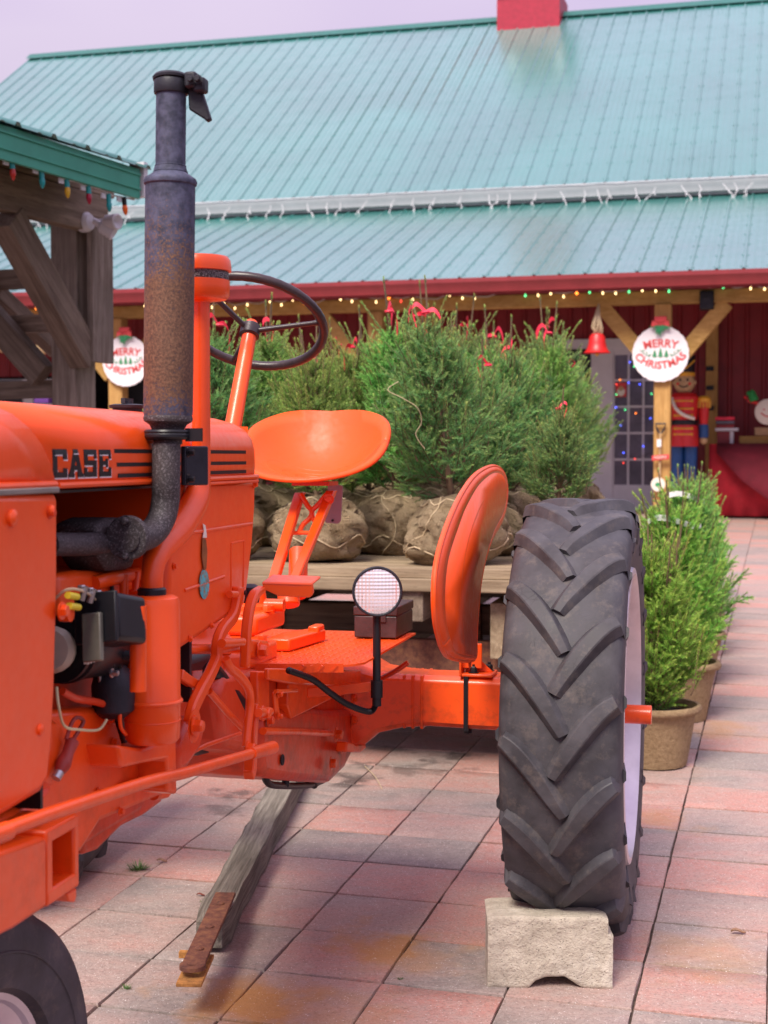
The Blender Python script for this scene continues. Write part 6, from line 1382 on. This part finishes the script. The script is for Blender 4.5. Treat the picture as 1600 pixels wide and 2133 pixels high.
# ============================================================ WHEELS
def rear_wheel(s, label_):
    C0 = T(0, .765 if s > 0 else -.84, WZ); R0 = WZ - gz(0, C0.y) - .002
    wl = R0 / .59
    prof = [(.10, .375), (.118, .385), (.128, .42), (.139, .465), (.142, .50), (.137, .53), (.128, .549), (.11, .558), (.07, .565), (.03, .569), (0, .570)]
    prof = [(b * 1.05, r * wl) for b, r in prof]; full = [(r, -b) for b, r in prof] + [(r, b) for b, r in prof[-2::-1]]
    ty = MB(); ty.lathe(C0, L, full, 120, cap=False); tyre = obj('rear_tyre', ty, RUBBER, trc, smooth=60)
    bs_ = [p[0] for p in prof][::-1]; rs_ = [p[1] for p in prof][::-1]
    def rc(b): return float(np.interp(abs(b), bs_[:8], rs_[:8]))
    def pt(th, r, b): return C0 + (-A * math.cos(th) + UP * math.sin(th)) * r + L * b
    NL = 18; rj = random.Random(3)
    for i in range(NL):
        for sd_ in (-1, 1):
            th0 = 2 * math.pi * (i + (.5 if sd_ > 0 else 0)) / NL + .05; secs = []; jj = rj.uniform(.97, 1.03)
            for k in range(13):
                t = k / 12; b = sd_ * (.149 - .161 * max(0, (t - .08) / .92)) if t > .08 else sd_ * (.1495)
                c_ = max(0, t - .10) / .9; th = th0 - .33 * (c_ ** 1.5) * jj
                hwd = (.0115 + .008 * math.sin(math.pi * min(1, c_ * 1.05)) ** .7 - .001 * c_) ; hwb = hwd + .013
                if t < .08: rb = (.505 + .03 * t / .08) * wl; rt = rb + .004; bo = sd_ * (.146); bt = sd_ * (.156)
                else:
                    rb = rc(b) - .004; lift = .026 * min(1, (t - .02) / .14); rt = min(R0 - .001, rc(b) + lift); rt = min(rt, .59 * wl - .22 * b * b); bo = bt = b
                    if t > .95: rt = rb + (rt - rb) * .75
                # direction of travel to offset the sides
                dth = -.33 * 1.5 * (c_ ** .5) / .9; db = -sd_ * .153 / .92; v = V((dth * .58, db)); v = v.normalized(); n2 = V((-v.y, v.x))  # (theta*r, b)
                def off(q, r_, b_): return pt(th + n2.x * q / .58, r_, max(-.158, min(.158, b_ + n2.y * q)))
                if t < .1: 
                    n2 = V((1, 0))
                secs.append([off(-hwb, rb, bo), off(-hwd, rt - .002, bt), off(-hwd * .8, rt, bt), off(hwd * .8, rt, bt), off(hwd, rt - .002, bt), off(hwb, rb, bo)])
            mb = MB(); mb.sheet(secs); mb.add(secs[0], [tuple(range(6))]); mb.add(secs[-1], [tuple(range(6))[::-1]])
            obj('tread_lug', mb, RUBBER, tyre, smooth=24)
    rm = MB(); rm.lathe(C0, L * s, [(.388, .112), (.398, .130), (.394, .142), (.380, .144), (.372, .130), (.366, .085), (.348, .075), (.338, .03), (.332, -.02), (.352, -.06), (.37, -.09), (.385, -.11)], 96, cap=False); rim = obj('rim', rm, SILVER, trc, smooth=40)
    dm = MB(); dm.lathe(C0, L * s, [(.334, -.005), (.30, .0), (.24, -.02), (.16, -.035), (.10, -.02), (.085, .0), (.085, .02), (.0, .022)], 60, cap=False); obj('wheel_disc', dm, SILVER, rim, smooth=40)
    hb_ = MB(); hb_.lathe(C0, L * s, [(.09, .0), (.088, .05), (.06, .07), (.026, .085)], 36); hb_.lathe(C0, L * s, [(.0255, .08), (.0255, .19), (.024, .1915), (0, .192)], 30); obj('axle_stub', hb_, OR, trc, smooth=40)
    for k in range(8):
        a = k * math.pi / 4; mb = MB(); boltm(mb, C0 + (A * math.cos(a) + UP * math.sin(a)) * .125 + L * s * -.03, L * s, .012, .014); obj('wheel_nut', mb, STEEL, rim)
rear_wheel(1, ''); rear_wheel(-1, '')
def front_wheel(c, ang, R0):
    dx = (L * math.cos(ang) - A * math.sin(ang)).normalized()   # outward axis
    ty = MB(); k = R0 / .31; pr = [(.165, -.045), (.175, -.06), (.23, -.066), (.275, -.060), (.292, -.048), (.296, -.036), (.290, -.031), (.302, -.026), (.304, -.012), (.297, -.008), (.31, -.005), (.31, .005), (.297, .008), (.304, .012), (.302, .026), (.290, .031), (.296, .036), (.292, .048), (.275, .060), (.23, .066), (.175, .06), (.165, .045)]
    ty.lathe(c, dx, [(r * k, h * 1.25) for r, h in pr], 72, cap=False); t = obj('front_tyre', ty, RUBBER, trc, smooth=35)
    mb = MB(); mb.tube(arc(c + dx * .0815, .225, A, UP, 0, 2 * math.pi, 60)[:-1] if False else [c + dx * .082 + (UP * math.cos(q) + dx.cross(UP) * math.sin(q)) * .232 for q in [i * math.pi / 30 for i in range(60)]], .003, 6, closed=True); obj('sidewall_ring', mb, RUBBER, t)
    rm = MB(); rm.lathe(c, dx, [(.170, .050), (.168, .058), (.155, .055), (.150, .045), (.138, .042), (.125, .035), (.09, .045), (.06, .062), (.055, .09), (.03, .10), (0, .102)], 56, cap=False); rm.lathe(c, -dx, [(.193, .052), (.200, .062), (.178, .045), (.165, .035), (.06, .03), (0, .03)], 56, cap=False); obj('front_rim', rm, SILVER, t, smooth=40)
fc = P(-105, 2316, 2.30); fc.z = gz(0, 2.30) + .31; ang_ = math.radians(10)
front_wheel(fc, ang_, .31); front_wheel(fc - (L * math.cos(ang_) - A * math.sin(ang_)) * .24, math.pi + ang_, .31)
mb = MB(); mb.tube([fc, fc - (L * math.cos(ang_) - A * math.sin(ang_)) * .24], .025, 14); mb.tube([fc - (L * math.cos(ang_) - A * math.sin(ang_)) * .12, T(-1.9, 0, .45)], .04, 16); obj('front_axle', mb, OD, trc)
# ============================================================ CONCRETE BLOCK
b0, b1 = G(1016, 2058), G(1279, 2066); b1 = V((b1.x, b0.y + .00, b0.z)); b0 = V((G(1016, 2058).x, b0.y, b0.z)); wx = (b1 - b0); Lx = wx.length; ux = (wx.normalized() + V((0, -.03, 0))).normalized(); uy = V((-ux.y, ux.x, 0))
Hh = .176; Dp = .155; bb = bmesh.new(); 
rj = random.Random(6); pf = [(0, 0), (0.06, -.002), (.10, .0), (.115, .018), (.14, .028), (.185, .030), (.205, .018), (.225, .004), (.26, -.002), (Lx, 0), (Lx + .001, .10), (Lx - .004, Hh - .045), (Lx - .014, Hh - .028), (Lx - .018, Hh - .004), (Lx - .025, Hh), (.012, Hh), (.003, Hh - .01)]
mb = MB(); NX, NZ = 44, 30
def pfz(x): 
    xs = [p[0] for p in pf[:10]]; zs = [p[1] for p in pf[:10]]; return float(np.interp(x, xs, zs))
def blk(x, z, y):
    e = noise.noise(V((x * 30, z * 30, y * 30 + 3))) * .0025 + noise.noise(V((x * 9, z * 9, y * 9))) * .003; return b0 + ux * x + uy * (y + e) + UP * z
def shp(i, j):
    x = Lx * i / NX; zl = max(0, pfz(x)); xr = x
    zt = Hh - (.008 * max(0, (x - Lx + .03) / .03) ** 2) - .006 * max(0, (.02 - x) / .02) ** 2; z = zl + (zt - zl) * j / NZ
    ex = noise.noise(V((z * 20, 1, 2))) * .003 if i in (0, NX) else 0
    if z > Hh - .045: xr = min(xr, Lx - .012)
    return xr + ex, z + (noise.noise(V((x * 18, 5, 1))) * .002 if j == NZ else 0)
F_ = [[blk(*shp(i, j), 0 if 0 < i < NX and 0 < j < NZ else .004) for j in range(NZ + 1)] for i in range(NX + 1)]
Bk = [[blk(*shp(i, j), Dp) for j in range(NZ + 1)] for i in range(NX + 1)]
mb.sheet(F_); mb.sheet(Bk)
ring = [(i, 0) for i in range(NX)] + [(NX, j) for j in range(NZ)] + [(i, NZ) for i in range(NX, 0, -1)] + [(0, j) for j in range(NZ, 0, -1)]; ring.append(ring[0])
mids = [[F_[i][j] for i, j in ring]] + [[F_[i][j].lerp(Bk[i][j], t) + (UP * noise.noise(F_[i][j] * 22 + V((0, t * 5, 0))) * .003) for i, j in ring] for t in (.06, .3, .55, .8)] + [[Bk[i][j] for i, j in ring]]
mb.sheet(mids)
solo('concrete_block', mb, CONC, 'chipped grey concrete block chocked in front of the large tractor tyre', 'block', smooth=50)
# ============================================================ SMALL THINGS ON THE PAVING
GR = simple('grass_blade', (.07, .15, .03), .6, 0, .4, 30)
for (px, py, r, n, lab) in ((288, 1812, .045, 150, 'largest grass tuft growing in the paver joint below the front bracket'), (262, 2060, .018, 40, 'tiny grass sprig in the paving near the front tyre'), (425, 1880, .016, 36, 'small dry weed in the joint beside the strap iron'), (835, 2040, .010, 24, 'dark moss speck in the joint left of the concrete block')):
    rj = random.Random(px); c = G(px, py); mb = MB()
    for k in range(n):
        a = rj.uniform(0, 6.28); q = c + V((math.cos(a), math.sin(a) * .6, 0)) * rj.uniform(0, r * .6); d_ = V((math.cos(a), math.sin(a), rj.uniform(.25, 1.5))).normalized() * rj.uniform(.35, 1.) * r; s_ = V((-d_.y, d_.x, 0)).normalized() * .0011
        mb.add([q - s_, q + s_, q + d_ * .6 + s_ * .6, q + d_ * .6 - s_ * .6, q + d_ - UP * .1 * r], [(0, 1, 2, 3), (3, 2, 4)])
    o = solo('grass_tuft', mb, GR, lab, 'grass', smooth=None)
LF = simple('dry_leaf', (.30, .17, .10), .8, 0, .4, 60); LFR = simple('red_brown_leaf', (.22, .06, .04), .8, 0, .4, 60)
for px, py, r, m_, lab in ((337, 1797, .016, LF, 'curled tan leaf beside the largest grass tuft'), (1538, 1946, .020, LF, 'pale crumpled leaf on the red paver near the right edge'), (418, 1868, .012, LFR, 'small brown leaf beside the strap iron')):
    rj = random.Random(px + 1); c = G(px, py) + UP * .004; rows = []
    for i in range(6):
        t = i / 5; wl = math.sin(math.pi * (t * .9 + .05)) * .5; rows.append([c + V(((t - .5) * 2 * r, s * wl * r, (abs(s) * .5 + .3 * math.sin(t * 5)) * r * .7)) for s in (-1, -.4, .4, 1)])
    mb = MB(); mb.sheet(rows); solo('fallen_leaf', mb, m_, lab, 'leaf', smooth=60, solid=.0006)
mb = MB(); mb.tube(smoothpath([G(760, 1598) + UP * .004, G(782, 1625) + UP * .012, G(796, 1645) + UP * .003], 5), .0016, 5); solo('pine_straw', mb, TWINE, 'thin straw stalk lying on the paving under the axle', 'straw')
# loose twine over the nearest spruce
mb = MB(); mb.tube(smoothpath([P(830, 795, 5.45), P(808, 812, 5.42), P(840, 830, 5.42), P(870, 850, 5.42), P(878, 880, 5.44), P(866, 905, 5.44), P(885, 935, 5.45)], 5), .0014, 5); solo('loose_twine', mb, TWINE, 'loose end of twine trailing over the nearest spruce', 'twine')
